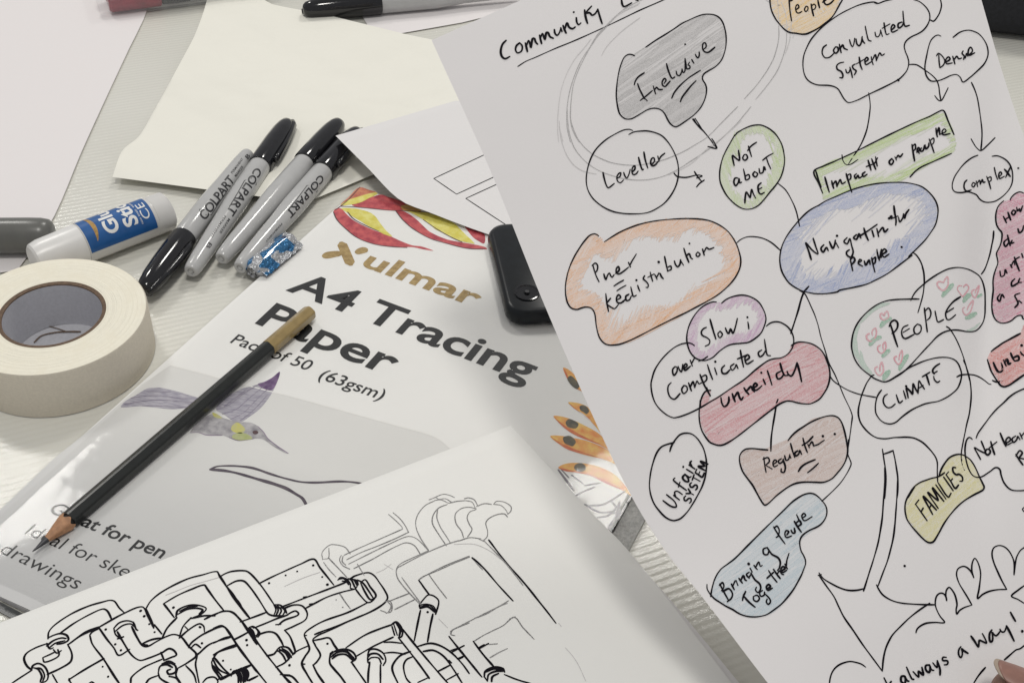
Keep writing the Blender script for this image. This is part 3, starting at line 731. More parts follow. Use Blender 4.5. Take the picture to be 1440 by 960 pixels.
# lettering
gray_txt = simple('charcoal_print', (0.011, 0.012, 0.013), .5, .1, 800)
goldm = wash('gold_ink', (0.30, 0.20, 0.07), (0.46, 0.33, 0.14), 500)
CAPV = pl * 0.0178
def ptext(body, A, B, h, mat, off=0.0, sp=1.0, name='lettering', slant=0.0):
    a, b_ = at(*A, PZ), at(*B, PZ); up = (pl * h)
    vs, fs = text_mesh(body, off, sp); x0 = min(v.x for v in vs); x1 = max(v.x for v in vs)
    V = [a + (b_ - a) * ((v.x - x0) / (x1 - x0)) + up * (v.y / CAP) + Vector((0, 0, 0.0001)) for v in vs]
    return mesh_obj(name, V, fs, mat, cover)
ptext('A4 Tracing', (402, 407.5), (742, 537), 0.0180, gray_txt, .020, 1.0, 'title')
ptext('Paper', (359, 454), (545, 527), 0.0182, gray_txt, .020, 1.0, 'title')
ptext('Pack of 50', (323, 481.5), (432, 521), 0.0072, gray_txt, .006, 1.0, 'subtitle')
ptext('(63gsm)', (446.5, 531.5), (535.5, 562), 0.0072, gray_txt, .008, 1.0, 'subtitle')
ptext('Great for pen', (67, 719), (226, 785), 0.0060, gray_txt, .016, 1.0, 'description')
ptext('Ideal for ske', (34, 750), (176, 812), 0.0060, gray_txt, -.004, 1.0, 'description')
ptext('drawings .', (-2, 776), (122, 836), 0.0060, gray_txt, -.004, 1.0, 'description')
# the gold maker's mark: crossed stroke, dot and rounded letters
ptext('ulmar', (507.5, 373), (667, 431), 0.0142, goldm, .026, 1.02, 'maker_mark')
R = Ribbons(SU)
def thick(pts, w): R.stroke(crv(parse(pts, *c6)[0], 1.0), w, lift=.0001, taper=.5, jit=0)
thick('240,405 262,455 293,528', .0052); R.build('maker_mark', goldm, cover)
R = Ribbons(SU); R.poly(crv(parse('130,478 150,460 200,452 236,455 240,475 205,486 160,494 138,490', *c6)[0], 1.2, True), lift=.00008); R.poly(crv(parse('315,458 330,440 362,430 388,438 388,455 360,466 330,470', *c6)[0], 1.2, True), lift=.00008)
R.build('maker_mark', goldm, cover)

# hummingbird and branch
bird = wash('violet_grey_wash', (0.25, 0.24, 0.26), (0.50, 0.485, 0.49), 210); bird2 = wash('pale_violet_wash', (0.28, 0.265, 0.33), (0.50, 0.48, 0.52), 260, ((1, 5, 1), (0, 0, .6)))
pur = wash('purple_wash', (0.09, 0.04, 0.13), (0.24, 0.15, 0.28)); ygr = wash('yellow_green_wash', (0.56, 0.53, 0.11), (0.50, 0.49, 0.30), 300); grn = wash('olive_wash', (0.36, 0.41, 0.14), (0.44, 0.46, 0.24), 300)
P = ((0, 0), 1.0); b4 = ((240, 540), 4.0); b3 = ((240, 360), 4.0)
spoly('bird_print', '170,572 176,564 190,556 207,546 216,545 226,545 245,549 262,554 285,563 276,572 258,574 240,575 220,573 196,571', bird2, cover, .00007, org=P)
spoly('bird_print', '400,745 440,735 500,718 545,705 575,680 612,650 605,690 585,740 550,800 500,860 440,905 400,930 350,925 300,890 255,860 300,800', bird2, cover, .00007, org=b3)
spoly('bird_print', '490,720 530,705 575,680 614,650 602,700 570,752 535,750', pur, cover, .00009, org=b3)
spoly('bird_print', '110,272 160,210 240,165 300,190 350,205 400,212 450,215 490,235 520,265 540,300 600,345 663,388 650,389 580,350 520,310 470,305 430,312 380,316 330,300 290,286 200,284 155,270', bird, cover, .0001, org=b4)
spoly('bird_print', '345,235 370,215 395,225 420,255 400,275 360,270 340,255', ygr, cover, .00013, org=b4)
spoly('bird_print', '350,285 390,270 440,285 460,305 430,312 380,314 345,300', grn, cover, .00013, org=b4)
spoly('bird_print', '235,160 262,168 290,190 260,190 240,178', ygr, cover, .00013, org=b4)
spoly('bird_print', '460,268 470,260 487,262 494,272 482,281 466,279', dkw, cover, .00015, org=b4)
fth = wash('feather_line', (0.16, 0.13, 0.20), (0.32, 0.29, 0.35))
lines(SU, 'bird_print', pur, cover, parse('490,235 522,268 545,302 600,347 663,388; 110,272 155,271 200,285 290,287; 330,300 380,316 430,312 470,305', *b4), 0.00026, lift=.00012)
lines(SU, 'bird_print', fth, cover, parse('262,862 330,835 400,780 470,735 520,710; 290,888 370,860 440,800 500,750 545,715; 335,918 410,880 470,820 520,770 560,735; 390,925 450,880 500,830 545,780; 300,845 360,800 420,755', *b3) + parse('174,568 220,562 272,566; 184,559 220,556 262,561; 205,550 240,551; 200,570 240,571 270,573', *P), 0.00032, lift=.00012)
brn = wash('plum_wash', (0.05, 0.035, 0.055), (0.10, 0.08, 0.10))
lines(SU, 'branch_print', brn, cover, parse('222,478 260,462 320,458 380,460 450,468 500,482 550,500 600,516 650,530 730,548 820,552 960,546 1060,555 1200,590', *b4), 0.00105, lift=.00012)
lines(SU, 'branch_print', brn, cover, parse('222,478 300,485 360,496 420,512 480,530 550,550 600,566 650,585 710,620 740,640 758,668 772,700', *b4), 0.0014, lift=.00013)

# orange pencil tips and scribbles along the right edge of the cover
t56 = ((560, 420), 2.667)
orp = wash('orange_wash', (0.74, 0.25, 0.04), (0.84, 0.56, 0.13), 200); olv = wash('dark_olive_wash', (0.04, 0.04, 0.025), (0.14, 0.11, 0.05), 300)
for s in ('618,258 640,266 665,290 690,335 720,400 690,350 660,328 635,300', '637,388 660,388 690,395 715,410 745,470 790,540 720,455 690,428 660,410', '582,440 610,440 650,452 700,475 745,500 780,530 850,600 760,550 700,525 650,502 612,472',
          '570,515 600,512 650,520 700,530 750,548 790,570 860,640 780,605 700,585 640,565 600,542', '600,632 630,617 680,615 740,625 790,645 825,670 880,740 830,712 780,690 720,660 670,650 625,645'):
    spoly('pencil_print', s, orp, cover, .00007, org=t56)
rdo = wash('red_orange_wash', (0.55, 0.10, 0.03), (0.70, 0.22, 0.05), 220)
for s in ('618,258 628,270 642,300 668,332 690,346 660,332 635,302', '637,388 655,402 690,432 725,462 742,480 712,450 682,426 656,408', '582,440 605,460 640,484 690,512 760,546 700,526 650,503 612,474', '570,515 600,534 650,558 710,580 790,606 720,588 640,566 602,543', '600,632 640,640 690,650 760,672 840,715 780,692 720,662 660,650 625,645'):
    spoly('pencil_print', s, rdo, cover, .00009, org=t56)
for s in ('634,298 646,288 660,298 680,322 672,338 656,330 640,312', '680,404 692,398 706,404 716,420 706,432 694,424 684,418', '628,462 640,450 655,454 676,468 668,484 648,484 634,478', '618,520 636,513 650,516 666,535 655,552 640,548 624,540', '664,622 684,615 698,622 704,636 690,648 672,646 660,636'):
    spoly('pencil_print', s, olv, cover, .00012, org=t56)
lines(SU, 'scribble_print', simple('violet_print', (.13, .11, .14), .5), cover, parse('600,640 630,680 660,720; 612,640 640,670; 662,740 700,720 738,705; 720,775 770,770 830,735 850,720; 745,820 790,810 830,770 800,850 770,870; 780,800 820,800 830,760; 700,770 760,800 830,790; 800,760 830,800 790,850; 700,700 760,690; 690,690 650,660', *t56), 0.0009, lift=.0001)

# the clear sleeve
film, nt, b = new_mat('clear_film')
for n in list(nt.nodes):
    if n.type != 'OUTPUT_MATERIAL': nt.nodes.remove(n)
out = [n for n in nt.nodes if n.type == 'OUTPUT_MATERIAL'][0]
tr = nt.nodes.new('ShaderNodeBsdfTransparent'); tr.inputs[0].default_value = (.995, .995, .995, 1)
gl = nt.nodes.new('ShaderNodeBsdfGlossy'); gl.inputs['Roughness'].default_value = 0.08
fr = nt.nodes.new('ShaderNodeFresnel'); fr.inputs[0].default_value = 1.42; mxs = nt.nodes.new('ShaderNodeMixShader')
n1 = noise_node(nt, 26, 3, rough=.55); n2 = noise_node(nt, 130, 3)
ad = nt.nodes.new('ShaderNodeMath'); ad.operation = 'MULTIPLY_ADD'; nt.links.new(n2.outputs['Fac'], ad.inputs[0]); ad.inputs[1].default_value = .07; nt.links.new(n1.outputs['Fac'], ad.inputs[2])
bp = nt.nodes.new('ShaderNodeBump'); bp.inputs['Distance'].default_value = 0.0012; bp.inputs['Strength'].default_value = .35
nt.links.new(ad.outputs[0], bp.inputs['Height']); nt.links.new(bp.outputs[0], gl.inputs['Normal']); nt.links.new(bp.outputs[0], fr.inputs['Normal'])
fm = nt.nodes.new('ShaderNodeMath'); fm.operation = 'MULTIPLY'; fm.inputs[1].default_value = .36; nt.links.new(fr.outputs[0], fm.inputs[0]); nt.links.new(fm.outputs[0], mxs.inputs[0]); nt.links.new(tr.outputs[0], mxs.inputs[1]); nt.links.new(gl.outputs[0], mxs.inputs[2]); nt.links.new(mxs.outputs[0], out.inputs[0])
V, F = [], []
NU, NW = 60, 44
for i in range(NU + 1):
    for k in range(NW + 1):
        u = -0.003 + (LEN + 0.006) * i / NU; w = -0.004 + (0.2335) * k / NW
        e = min(u + .003, LEN + .003 - u, w + .004, 0.2295 - w)
        z = PZ + 0.0004 + 0.00025 * math.sin(u * 70 + w * 40) * math.sin(w * 60) ; ed = max(0.0, min(1.0, e / 0.006))
        z = 0.0010 * (1 - ed) + z * ed + (0.0012 if 0 else 0)
        V.append(pk(u, w, z))
for i in range(NU):
    for k in range(NW): a = i * (NW + 1) + k; F.append((a, a + NW + 1, a + NW + 2, a + 1))
mesh_obj('sleeve', V, F, film, t, True)
seal = simple('crimped_seal', (0.62, 0.62, 0.60), .2, .2, 700, 0.0006, 1500)
slab('sleeve_seal', 0.0, LEN, 0.2190, 0.2280, 0.0003, 0.0009, seal, t)
edge = simple('sleeve_edge', (0.05, 0.05, 0.055), .3)
slab('sleeve_fold', 0.03, LEN, 0.2174, 0.2188, 0.0010, 0.0016, edge, t)
edge2 = simple('sleeve_bottom', (0.09, 0.095, 0.095), .25)
slab('sleeve_fold', LEN + .0008, LEN + .0042, -0.002, 0.2180, 0.0004, 0.0010, edge2, t)

# ================================================================ printed sheet with two outlined boxes
c1_, c2_ = at(472, 192), at(690, 330)
def s2z(q):
    k = max(0, min(1, (q - c1_).dot(c2_ - c1_) / (c2_ - c1_).length_squared)); return 0.0140 * (1 - k) ** 1.2 + 0.0062
S2 = Ramp(s2z)
left = [(472, 191), (515, 234), (562, 281), (605, 299), (654, 318), (700, 334)]
right = [(640, 142), (800, 96), (930, 230), (990, 300)]
t = empty('printed_sheet', at(600, 250), 'white sheet printed with thin outlined boxes, half under the mind map', 'paper')
sheet('paper', left, [(640, 142), (760, 150), (850, 230), (960, 330)], S2, white2, t, 20, 20)
lines(S2, 'printed_box', M['ink'], t, [[(610, 251), (740, 190)], [(610, 251), (642, 273)], [(642, 273), (740, 228)], [(655, 279), (760, 231)], [(655, 279), (760, 348)]], 0.00062, jit=0)

# ================================================================ ink drawing of pipes, with a blank sheet under it
def dz(q): return 0.0066 + 0.0022 * math.exp(-((q - at(718, 598)).length / 0.10) ** 2)
S3b = Ramp(lambda q: dz(q) - 0.0010)
S3 = Ramp(dz)
o = sheet('paper_sheet', [(-60, 915), (200, 812), (470, 718), (700, 640), (716, 604)][:4], [(-200, 1160), (300, 1210), (800, 1150)], S3b, white2, None, 4, 4) if 0 else None
o = sheet('paper_sheet', [(-140, 965), (-260, 1300)], [(728, 612), (776, 660), (860, 752), (943, 843), (1040, 960), (1180, 1130)], S3b, white2, None, 24, 24)
tag(o, 'blank white sheet showing only its edge under the pipe drawing', 'paper')
t = empty('pipe_drawing', at(500, 850), 'white sheet with a black ink drawing of tangled pipes in the near left corner', 'drawing')
pd_mat = paper_mat('drawing_paper', (0.82, 0.815, 0.785), waves=9, wave_d=0.0016)
sheet('paper', [(-125, 923), (-260, 1280)], [(718, 598), (752, 634), (800, 688), (890, 781), (1027, 957), (1170, 1140)], S3, pd_mat, t, 40, 30)
E_ = ((0, 760), 4.0); F_ = ((300, 720), 4.0); G_ = ((520, 660), 3.2)
bold = parse('''270,550 275,510 310,470 400,410 500,365 580,342 620,333 645,340 670,375 698,402; 335,520 420,460 520,405 580,382 605,395 628,440;
270,545 300,530 340,520 375,530 385,555 360,572 320,580; 262,590 300,560 345,545 372,548; 275,602 310,575 365,560; 262,575 280,605 300,600;
268,575 200,600 150,630 135,660 150,700 178,725; 380,580 400,620 405,650 395,680 340,715 265,750; 240,655 250,680 310,660 332,640 325,610; 240,655 275,640 312,622; 300,610 320,630 345,615;
65,800 110,770 180,725; 178,720 185,700 215,688 250,705 270,745 265,780 240,795 225,790; 198,715 230,718 250,755 240,790; 190,712 215,722 235,760 228,785;
385,580 460,530 560,485; 400,568 480,512 556,482; 555,485 700,405 800,370 830,420 865,490; 555,485 600,550 640,600 668,642 730,608; 868,470 910,522; 905,545 850,555 800,580 830,585;
640,490 670,460 715,448 752,460 765,495 775,502; 645,510 690,475 735,466 760,485; 640,490 650,525 680,552; 750,455 752,475; 660,550 695,538;
660,510 700,580 740,640 785,670 830,660 910,628 950,605 978,615 992,640 960,655 920,672; 740,480 770,540 800,585 830,592 880,565 940,535 980,525 1020,540 1060,590 1105,640 1060,680 1000,715; 905,625 922,668;
818,385 850,335 920,280 1050,215 1140,190 1220,172 1235,200 1270,250 1310,300 1360,375 1405,432; 920,352 1000,305 1080,270 1148,247 1165,268 1210,330 1258,390; 920,352 950,390 980,430; 820,378 850,440 865,485;
990,425 1000,390 1060,362 1120,362 1160,380 1130,412 1075,435; 1000,412 1050,385 1110,378 1140,388 1120,410; 1010,395 1060,372 1110,366;
995,430 940,490 910,550; 1075,430 1030,480 1010,535; 1008,545 1060,500 1120,465 1145,478 1150,510; 1040,480 1060,500;
1150,440 1200,415 1260,395 1310,400 1350,440 1390,500 1445,580; 1075,435 1150,420 1210,420; 1060,600 1070,580 1090,560 1150,520 1250,480 1280,500 1340,590 1445,735;
1110,640 1180,580 1300,540; 1320,550 1405,508; 1075,600 1100,580 1130,600; 1110,645 1100,690 1108,740 1120,800; 1100,640 1120,630 1140,610; 1190,680 1220,630 1260,612 1330,590; 1190,680 1200,720 1245,775; 1195,660 1230,720 1290,752;
1245,780 1300,750 1410,700; 1400,785 1440,765; 505,530 520,580 580,660 640,755 672,802; 505,528 520,510 560,490; 385,780 480,720 585,660; 385,780 402,800; 388,772 395,790;
735,800 740,765 800,715 850,690 910,665; 820,800 840,775 890,755; 890,740 900,705 940,685 985,700 988,735 950,748 940,730 960,720; 890,740 900,770 955,805; 910,690 950,675 985,690; 905,700 940,695 970,710;
1000,715 990,755 1018,800; 950,760 990,770 1010,795; 1045,700 1090,750 1105,800; 1140,795 1165,770 1205,765 1225,785 1222,805; 295,750 325,802; 500,800 515,792 530,800;
790,392 792,393; 810,422 812,423; 838,467 841,467; 868,512 871,512; 593,497 596,497; 647,580 649,581; 679,614 681,614; 974,376 977,372; 1253,672 1256,672; 1297,722 1299,722; 1385,557 1388,556; 1389,585 1391,585; 1135,575 1137,574; 1122,482 1128,486; 576,706 578,706; 607,762 609,762;
1300,760 1310,735 1330,730 1345,770 1340,800; 1315,740 1335,725 1355,760 1355,800; 1330,735 1350,722 1370,752 1370,795; 1345,730 1365,722 1385,752 1380,790; 1360,730 1380,725 1398,752 1390,780''', *E_)
bold += parse('''20,330 60,390 100,460 160,540 202,590; 35,362 70,342 110,330 180,328 210,345 260,400 300,455 340,515; 80,410 130,385 170,385 200,412 250,480 300,560; 105,460 140,500 160,535; 110,455 130,495;
290,545 310,570 340,580 385,580; 340,515 352,545 340,578; 345,520 365,545 352,580; 360,522 382,550 368,580; 380,530 402,552 390,578; 345,518 375,520 400,540 412,565; 255,400 330,362 400,330 490,290 565,262 600,310 640,360 678,408;
312,397 315,397; 405,353 408,353; 470,331 473,331; 560,297 563,297; 611,362 614,362; 640,404 643,406; 150,615 220,590 300,560; 385,530 450,505 520,478 600,448 700,410 745,392; 515,540 580,505 640,475 720,448 795,430; 505,475 525,472; 540,515 560,512;
395,540 450,520 500,525 528,565 518,602 460,635 400,662; 405,580 460,553 480,568 470,580 400,605 365,632; 225,650 300,620 360,595 420,575; 350,630 380,628;
200,645 225,640 252,668 240,702; 210,642 240,650 262,680 250,700; 195,650 215,668 228,700; 205,648 225,668 235,698; 240,690 310,670 350,680 380,720 395,752; 400,660 430,695 450,745 460,785 445,800; 450,790 490,768 532,750;
358,770 380,755 420,760 448,795; 355,780 400,775 430,820; 362,775 390,800 410,838; 372,768 405,790 425,828; 385,762 420,785 440,815; 300,805 340,795 360,770; 350,870 400,845 440,805; 355,868 385,905 440,960; 375,910 430,912; 400,915 440,920 480,960; 427,858 429,858; 186,716 188,716; 190,744 192,744; 54,833 56,833; 97,882 99,882;
0,580 50,555 90,556 130,580 190,650 300,800 430,960; 0,650 50,635 90,680 150,770 220,860 300,960; 0,735 60,705 100,695; 125,712 200,670; 0,800 60,765 130,740; 5,815 60,880 95,912; 0,870 40,940; 0,860 60,935; 20,940 100,905; 150,880 210,856; 190,945 250,918;
100,910 120,890 140,920 140,955; 112,900 135,885 155,915 155,955; 125,893 150,880 172,912 168,950; 140,885 165,876 186,905 180,945; 155,882 180,876 198,902 190,935;
700,380 715,365 745,372 770,400 770,425; 705,375 735,372 762,405; 745,372 775,378 795,420; 760,370 790,378 808,410; 775,375 805,382 815,405; 770,425 795,430 815,405; 725,385 752,390; 780,380 800,425;
770,372 800,355 870,338 905,355 935,395 965,440 980,480 955,515 880,560 760,610 690,640 620,665 570,685; 975,495 950,520 890,555 740,620 640,668 590,690 560,715 572,745 602,800 585,835 565,855;
808,378 840,395 870,435 905,490; 800,430 830,470 866,505 890,500 917,470; 830,390 855,378 880,415 915,468 885,490 855,450 828,395; 870,505 760,560 620,610 540,655 512,685 530,730 540,770 515,810 498,850 525,905 560,962; 510,692 525,690; 500,850 515,852;
560,720 600,712 652,705 680,745 705,780; 560,720 575,745; 640,737 644,737; 560,855 585,905 625,962; 658,790 655,845 680,880 715,920 745,962; 778,842 815,895 862,962;
660,800 690,775 745,768 785,785 802,818 775,842; 668,822 700,800 745,798 785,830; 662,812 695,788 745,784 790,815; 680,782 740,775 798,830; 660,790 672,780; 745,760 850,690 940,652 1005,630; 800,810 900,752 1012,700;
1002,630 1028,615 1055,640 1065,670 1058,698 1040,705; 1005,640 1020,690; 1015,628 1035,690; 1028,620 1050,660 1045,700; 1040,622 1060,670; 1060,650 1140,750 1250,880 1322,962; 1040,702 1110,790 1165,862 1215,932;
960,730 1000,728 1062,735; 960,790 1010,786 1080,796; 868,800 880,772 915,768 955,790 970,830 955,860; 868,815 885,795 925,795 955,825; 870,830 890,815 930,818 945,850; 868,800 870,840 880,850; 880,840 872,900 870,962; 940,855 940,962;
1110,780 1050,805 1010,855 1008,890 1040,962; 1120,810 1085,828 1070,865 1085,930 1112,962; 1150,752 1220,735 1280,750 1342,790 1400,850 1440,905; 1180,780 1240,775 1300,812 1350,880 1402,962; 1340,785 1378,765; 1372,822 1412,805; 1265,892 1332,857; 1310,942 1378,905; 1150,955 1215,925; 1325,830 1340,845;
1165,550 1150,620 1130,722; 1235,570 1220,640 1205,727; 1163,540 1160,520 1185,485 1210,463 1245,472 1268,500 1250,572; 1165,520 1200,515 1235,525 1252,548; 1162,540 1205,530 1245,560; 1168,530 1215,522 1250,555; 1204,559 1207,560; 1155,380 1185,420 1215,460;
1325,695 1380,765 1442,840''', *F_)
bold += parse('''460,395 490,420 520,450 580,520 645,590; 535,315 600,400 700,515 760,590 800,640 838,690; 220,497 265,560; 357,750 430,840 505,932; 465,770 510,830 558,885; 490,805 535,780; 488,800 515,785;
515,932 520,905 560,887 600,893 607,910; 530,945 535,920 570,905 600,905; 548,952 552,930 580,915; 520,910 560,895 600,900; 515,930 530,950; 605,920 660,942 725,962; 395,805 425,790; 405,850 420,842; 365,812 395,802''', *G_)
S3.k = 0
lines(S3, 'pipe_lines', M['ink'], t, bold, 0.00072, lift=.00012)
thin = parse('''615,265 612,225 650,185 680,180 740,195 770,232; 650,200 648,255 620,262; 620,280 650,320 690,362; 648,255 700,310 752,365; 735,240 820,200 900,165 1060,95; 750,265 830,225 920,190 1020,148 1100,110; 760,290 830,255 900,220 1000,172 1090,135 1130,140 1165,165 1208,212; 790,315 850,285 900,260 970,220 1040,185 1085,170 1130,185 1165,235;
720,240 710,265 725,295 750,310 768,318; 730,245 725,275 745,295; 985,10 1020,40 1060,80 1065,95; 1010,0 1050,35 1080,75 1098,112; 810,290 848,352; 1210,215 1120,255 1050,290 1030,320 1035,365 1065,410 1100,450 1165,518; 1060,365 1100,420 1170,515;
1155,380 1180,362 1210,345 1300,300 1440,245; 1210,345 1260,415 1312,482; 985,500 1040,478 1100,455; 1020,545 1080,515 1140,485; 965,502 990,495 1005,520 1000,555 970,565; 980,500 1000,525 985,560; 940,550 970,560; 710,455 740,500 770,540; 690,490 692,491; 726,532 729,533; 1440,620 1380,645 1345,662 1338,685 1360,692''', *F_)
thin += parse('''290,125 330,110 360,115 382,125; 295,122 310,132 340,130 372,148; 266,135 300,122; 355,150 320,135 290,138; 290,140 250,160 220,195 207,230 210,265 230,310 265,362; 350,155 310,172 285,205 282,240 310,290 345,342; 305,180 302,215 318,258 345,300 365,332; 355,150 390,142 432,138; 425,130 445,126 470,135 485,160; 430,138 460,145 475,172;
480,175 445,168 410,175 385,200 388,240 412,275 422,305; 478,178 450,190 438,215 448,245 460,268 440,302; 480,165 515,152 548,155; 557,155 570,142 605,145 635,165 635,185 620,200; 560,155 590,160 612,180 622,200; 620,212 605,198 570,202 535,220 522,240 530,275 528,300 512,318;
490,310 515,322; 400,320 450,305 500,310; 125,440 200,400 265,368 345,335 400,318; 510,315 560,365 620,430 690,520; 125,440 118,460; 220,495 240,480 300,455 380,420 450,392; 465,400 485,425 508,450; 470,405 500,425; 625,588 590,610 530,640 470,670 400,705 365,725 365,740 382,745; 620,600 580,615 530,645 470,668;
265,470 305,525 345,577; 470,770 510,745 550,725 600,700 650,663 690,710 740,762; 540,845 580,822 620,803; 535,785 575,782; 630,670 655,660''', *G_)
lines(S3, 'pencil_lines', M['graphite'], t, thin, 0.00042, tone=.95, lift=.00011)
faint = parse('930,305 1000,278 1070,250 1150,228 1230,205', *E_) + parse('400,415 500,370 600,335; 915,340 960,320 1000,290; 960,290 1010,320', *F_) + parse('380,335 470,335 540,365 600,410; 880,800 915,840 940,880 972,950; 310,670 350,710; 850,690 862,705', *G_)
lines_each(S3, 'pencil_lines', M['graphite'], t, faint, 0.0003, tone=.4, lift=.0001)
# ================================================================ the mind map held in the air
MP = Held()
mm_ = empty('mind_map', MP.p(1000, 500), 'white sheet of hand drawn coloured word bubbles held up by a thumb', 'mind map')
map_paper = paper_mat('mind_map_paper', PAPER, waves=11, wave_d=0.0022)
sheet('paper', [(607, 57), (690, 241), (762, 420), (837, 592), (890, 701), (940, 780), (987, 838), (1080, 960), (1160, 1060), (1225, 1150)],
      [(1301, -255), (1345, -120), (1380, 0), (1409, 100), (1445, 205), (1520, 390), (1640, 600), (1780, 780), (1953, 960)], MP, map_paper, mm_, 240, 240)
PM = {}
for k, c in dict(orange=(.78, .35, .095), green=(.40, .57, .12), blue=(.15, .235, .50), violet=(.47, .20, .43), pink=(.56, .06, .19), red=(.64, .085, .055), crimson=(.56, .10, .13), brown=(.43, .225, .14), amber=(.86, .52, .06), yellow=(.62, .56, .09), sky=(.26, .43, .52), heart=(.66, .18, .24), leaf=(.13, .38, .22), grey=(.17, .17, .165)).items():
    PM[k] = pencil_mat('pencil_' + k, c)
OUT, WR = 0.00051, 0.00060
def bubble(outline, org, sc, writing='', worg=None, wsc=None, fill=None, fillpts=None, hat=(), w=OUT, ww=WR, extra=None):
    o = lines(MP, 'word_bubble', M['ink'], mm_, parse(outline, org, sc), w, lift=.00018)
    if fill:
        R = Ribbons(MP); P = fillpts or crv(parse(outline, org, sc)[0], 2.5, True)
        for h in hat: hatch(R, P, **h)
        R.build('pencil_shading', PM[fill], o)
    W = parse(writing, worg or org, wsc or sc) if isinstance(writing, str) else writing
    if W: lines(MP, 'handwriting', M['ink'], o, W, ww, lift=.00021)
    return o
def P_(txt, org, sc): return parse(txt, org, sc)
A_ = ((600, 0), 4.8); B_ = ((780, 0), 4.8); C_ = ((1060, 0), 3.789); D_ = ((780, 150), 4.0); E5 = ((1080, 150), 3.84); E6 = ((780, 300), 4.8)
E7 = ((900, 400), 4.364); E8 = ((1160, 360), 4.8); H1 = ((1160, 480), 4.364); H2 = ((900, 560), 4.364); H3 = ((980, 680), 4.365); H4 = ((1140, 680), 3.43); H5 = ((1340, 860), 9.6); I4 = ((1140, 150), 4.8); J3 = ((1040, 0), 6.855); K5 = ((1340, 250), 3.1)

GL = dict(F='0,1 0,0; 0,1 .8,1.05; 0,.55 .6,.6', A='0,0 .45,1 .9,0; .18,.35 .75,.4', M='0,0 .08,1 .5,.3 .85,1 1,0', I='.5,1 .5,0', L='.1,1 .05,0 .9,.02', E='.1,1 .08,.5 .05,0 .85,0; .1,1 .8,1.02; .08,.52 .65,.55',
          S='.85,.9 .5,1.02 .12,.8 .3,.55 .7,.42 .85,.18 .5,-.02 .05,.1', Y='0,1 .45,.5 .9,1; .45,.5 .4,0', T='.5,1 .5,0; 0,1 1,1.02', U='.05,1 .05,.3 .4,0 .8,.25 .9,1',
          n='.1,.55 .1,0; .1,.35 .5,.55 .8,.42 .85,0', f='.9,1.0 .55,1.05 .42,.8 .42,-.15; .05,.5 .85,.55', a='.75,.5 .3,.55 .08,.25 .35,0 .72,.3 .75,.55 .8,.1 1,0', i='.4,.55 .45,0; .38,.85 .42,.86', r='.15,.55 .2,0; .2,.3 .5,.55 .85,.5',
          k='.1,1 .15,0; .8,.55 .18,.25 .85,0', l='.4,1.05 .45,.1 .8,0', w='0,.55 .25,0 .5,.4 .75,0 1,.58', y='.05,.55 .3,.1 .75,.55; .75,.55 .6,-.1 .3,-.5', s='.8,.5 .4,.58 .2,.4 .7,.2 .5,0 .1,.05')
def scrawl(word, A, B, up, h0, h1, widths=None):
    """hand lettering set along a slanted line, each letter a little different"""
    out = []; W = [widths.get(ch, 1.0) if widths else 1.0 for ch in word]; tot = sum(W) + .22 * (len(word) - 1); x = 0.0
    dx, dy = B[0] - A[0], B[1] - A[1]
    for ch, w in zip(word, W):
        for st in (GL[ch].split(';') if ch in GL else []):
            pts = []
            for q in st.split():
                u, v = map(float, q.split(',')); s = (x + u * w) / tot; h = h0 + (h1 - h0) * s
                pts.append((A[0] + dx * s + up[0] * v * h + rnd.uniform(-.35, .35), A[1] + dy * s + up[1] * v * h + rnd.uniform(-.35, .35)))
            out.append(pts)
        x += w + .22
    return out
# heading
lines(MP, 'heading', M['ink'], mm_, P_('''537,273 512,300 500,345 508,382 530,397 562,382; 628,290 606,310 600,338 614,358 640,345 645,312 628,290; 666,290 672,315 680,350; 672,315 688,275 698,300 703,322 715,262 728,262 736,285 750,300;
762,238 768,265 776,296; 766,262 782,228 792,255 798,268 808,222 820,222 832,248 856,260; 862,200 866,225 880,240 896,222 906,190; 905,188 914,215; 920,172 930,200 942,225; 932,198 948,156 962,185 985,195 1004,182; 1010,120 1014,152 1026,168 1042,155; 992,82 994,84;
1066,68 1074,120 1086,160; 1075,86 1095,62 1114,42; 1076,90 1100,88 1118,104 1140,90 1156,62; 1155,62 1168,110 1185,162; 1315,0 1322,35 1335,46 1385,20; 1412,0 1428,6''', *A_), .00078, lift=.00021)
lines(MP, 'heading_underline', M['ink'], mm_, P_('615,450 670,415 730,390 860,332 1000,275 1200,185 1340,118 1440,70 1600,0 1700,-50', *A_), 0.00045)

# pencil rings
G1 = P_('970,960 948,860 945,780 952,690 970,600 1010,480 1060,380 1110,310 1160,240 1220,175 1280,110 1340,60 1420,15 1500,-20', *A_) + P_('1030,960 995,900 975,840 970,760 985,600 1010,510 1050,420 1100,325 1150,240 1210,175 1260,125 1330,65 1400,25', *A_)
G1 += P_('90,0 92,80 125,170 160,220 210,265 260,292 320,315 400,328 480,328 560,312 620,297 720,255 790,215 860,170 940,90 1030,0; 70,0 75,100 88,170 110,230 150,285 200,330 260,365 330,390 390,405 450,412 510,412 560,405 610,392 660,370 710,343 760,310 830,265 900,215 970,150 1030,90 1105,0', *D_)
G1 += P_('378,255 380,330 374,400 355,480 330,560 290,640 240,720 150,840 45,955; 455,320 450,420 430,510 400,600 360,690 300,780 230,870 155,960', *J3)
lines_each(MP, 'pencil_ring', M['graphite'], mm_, G1, .00030, tone=.62)
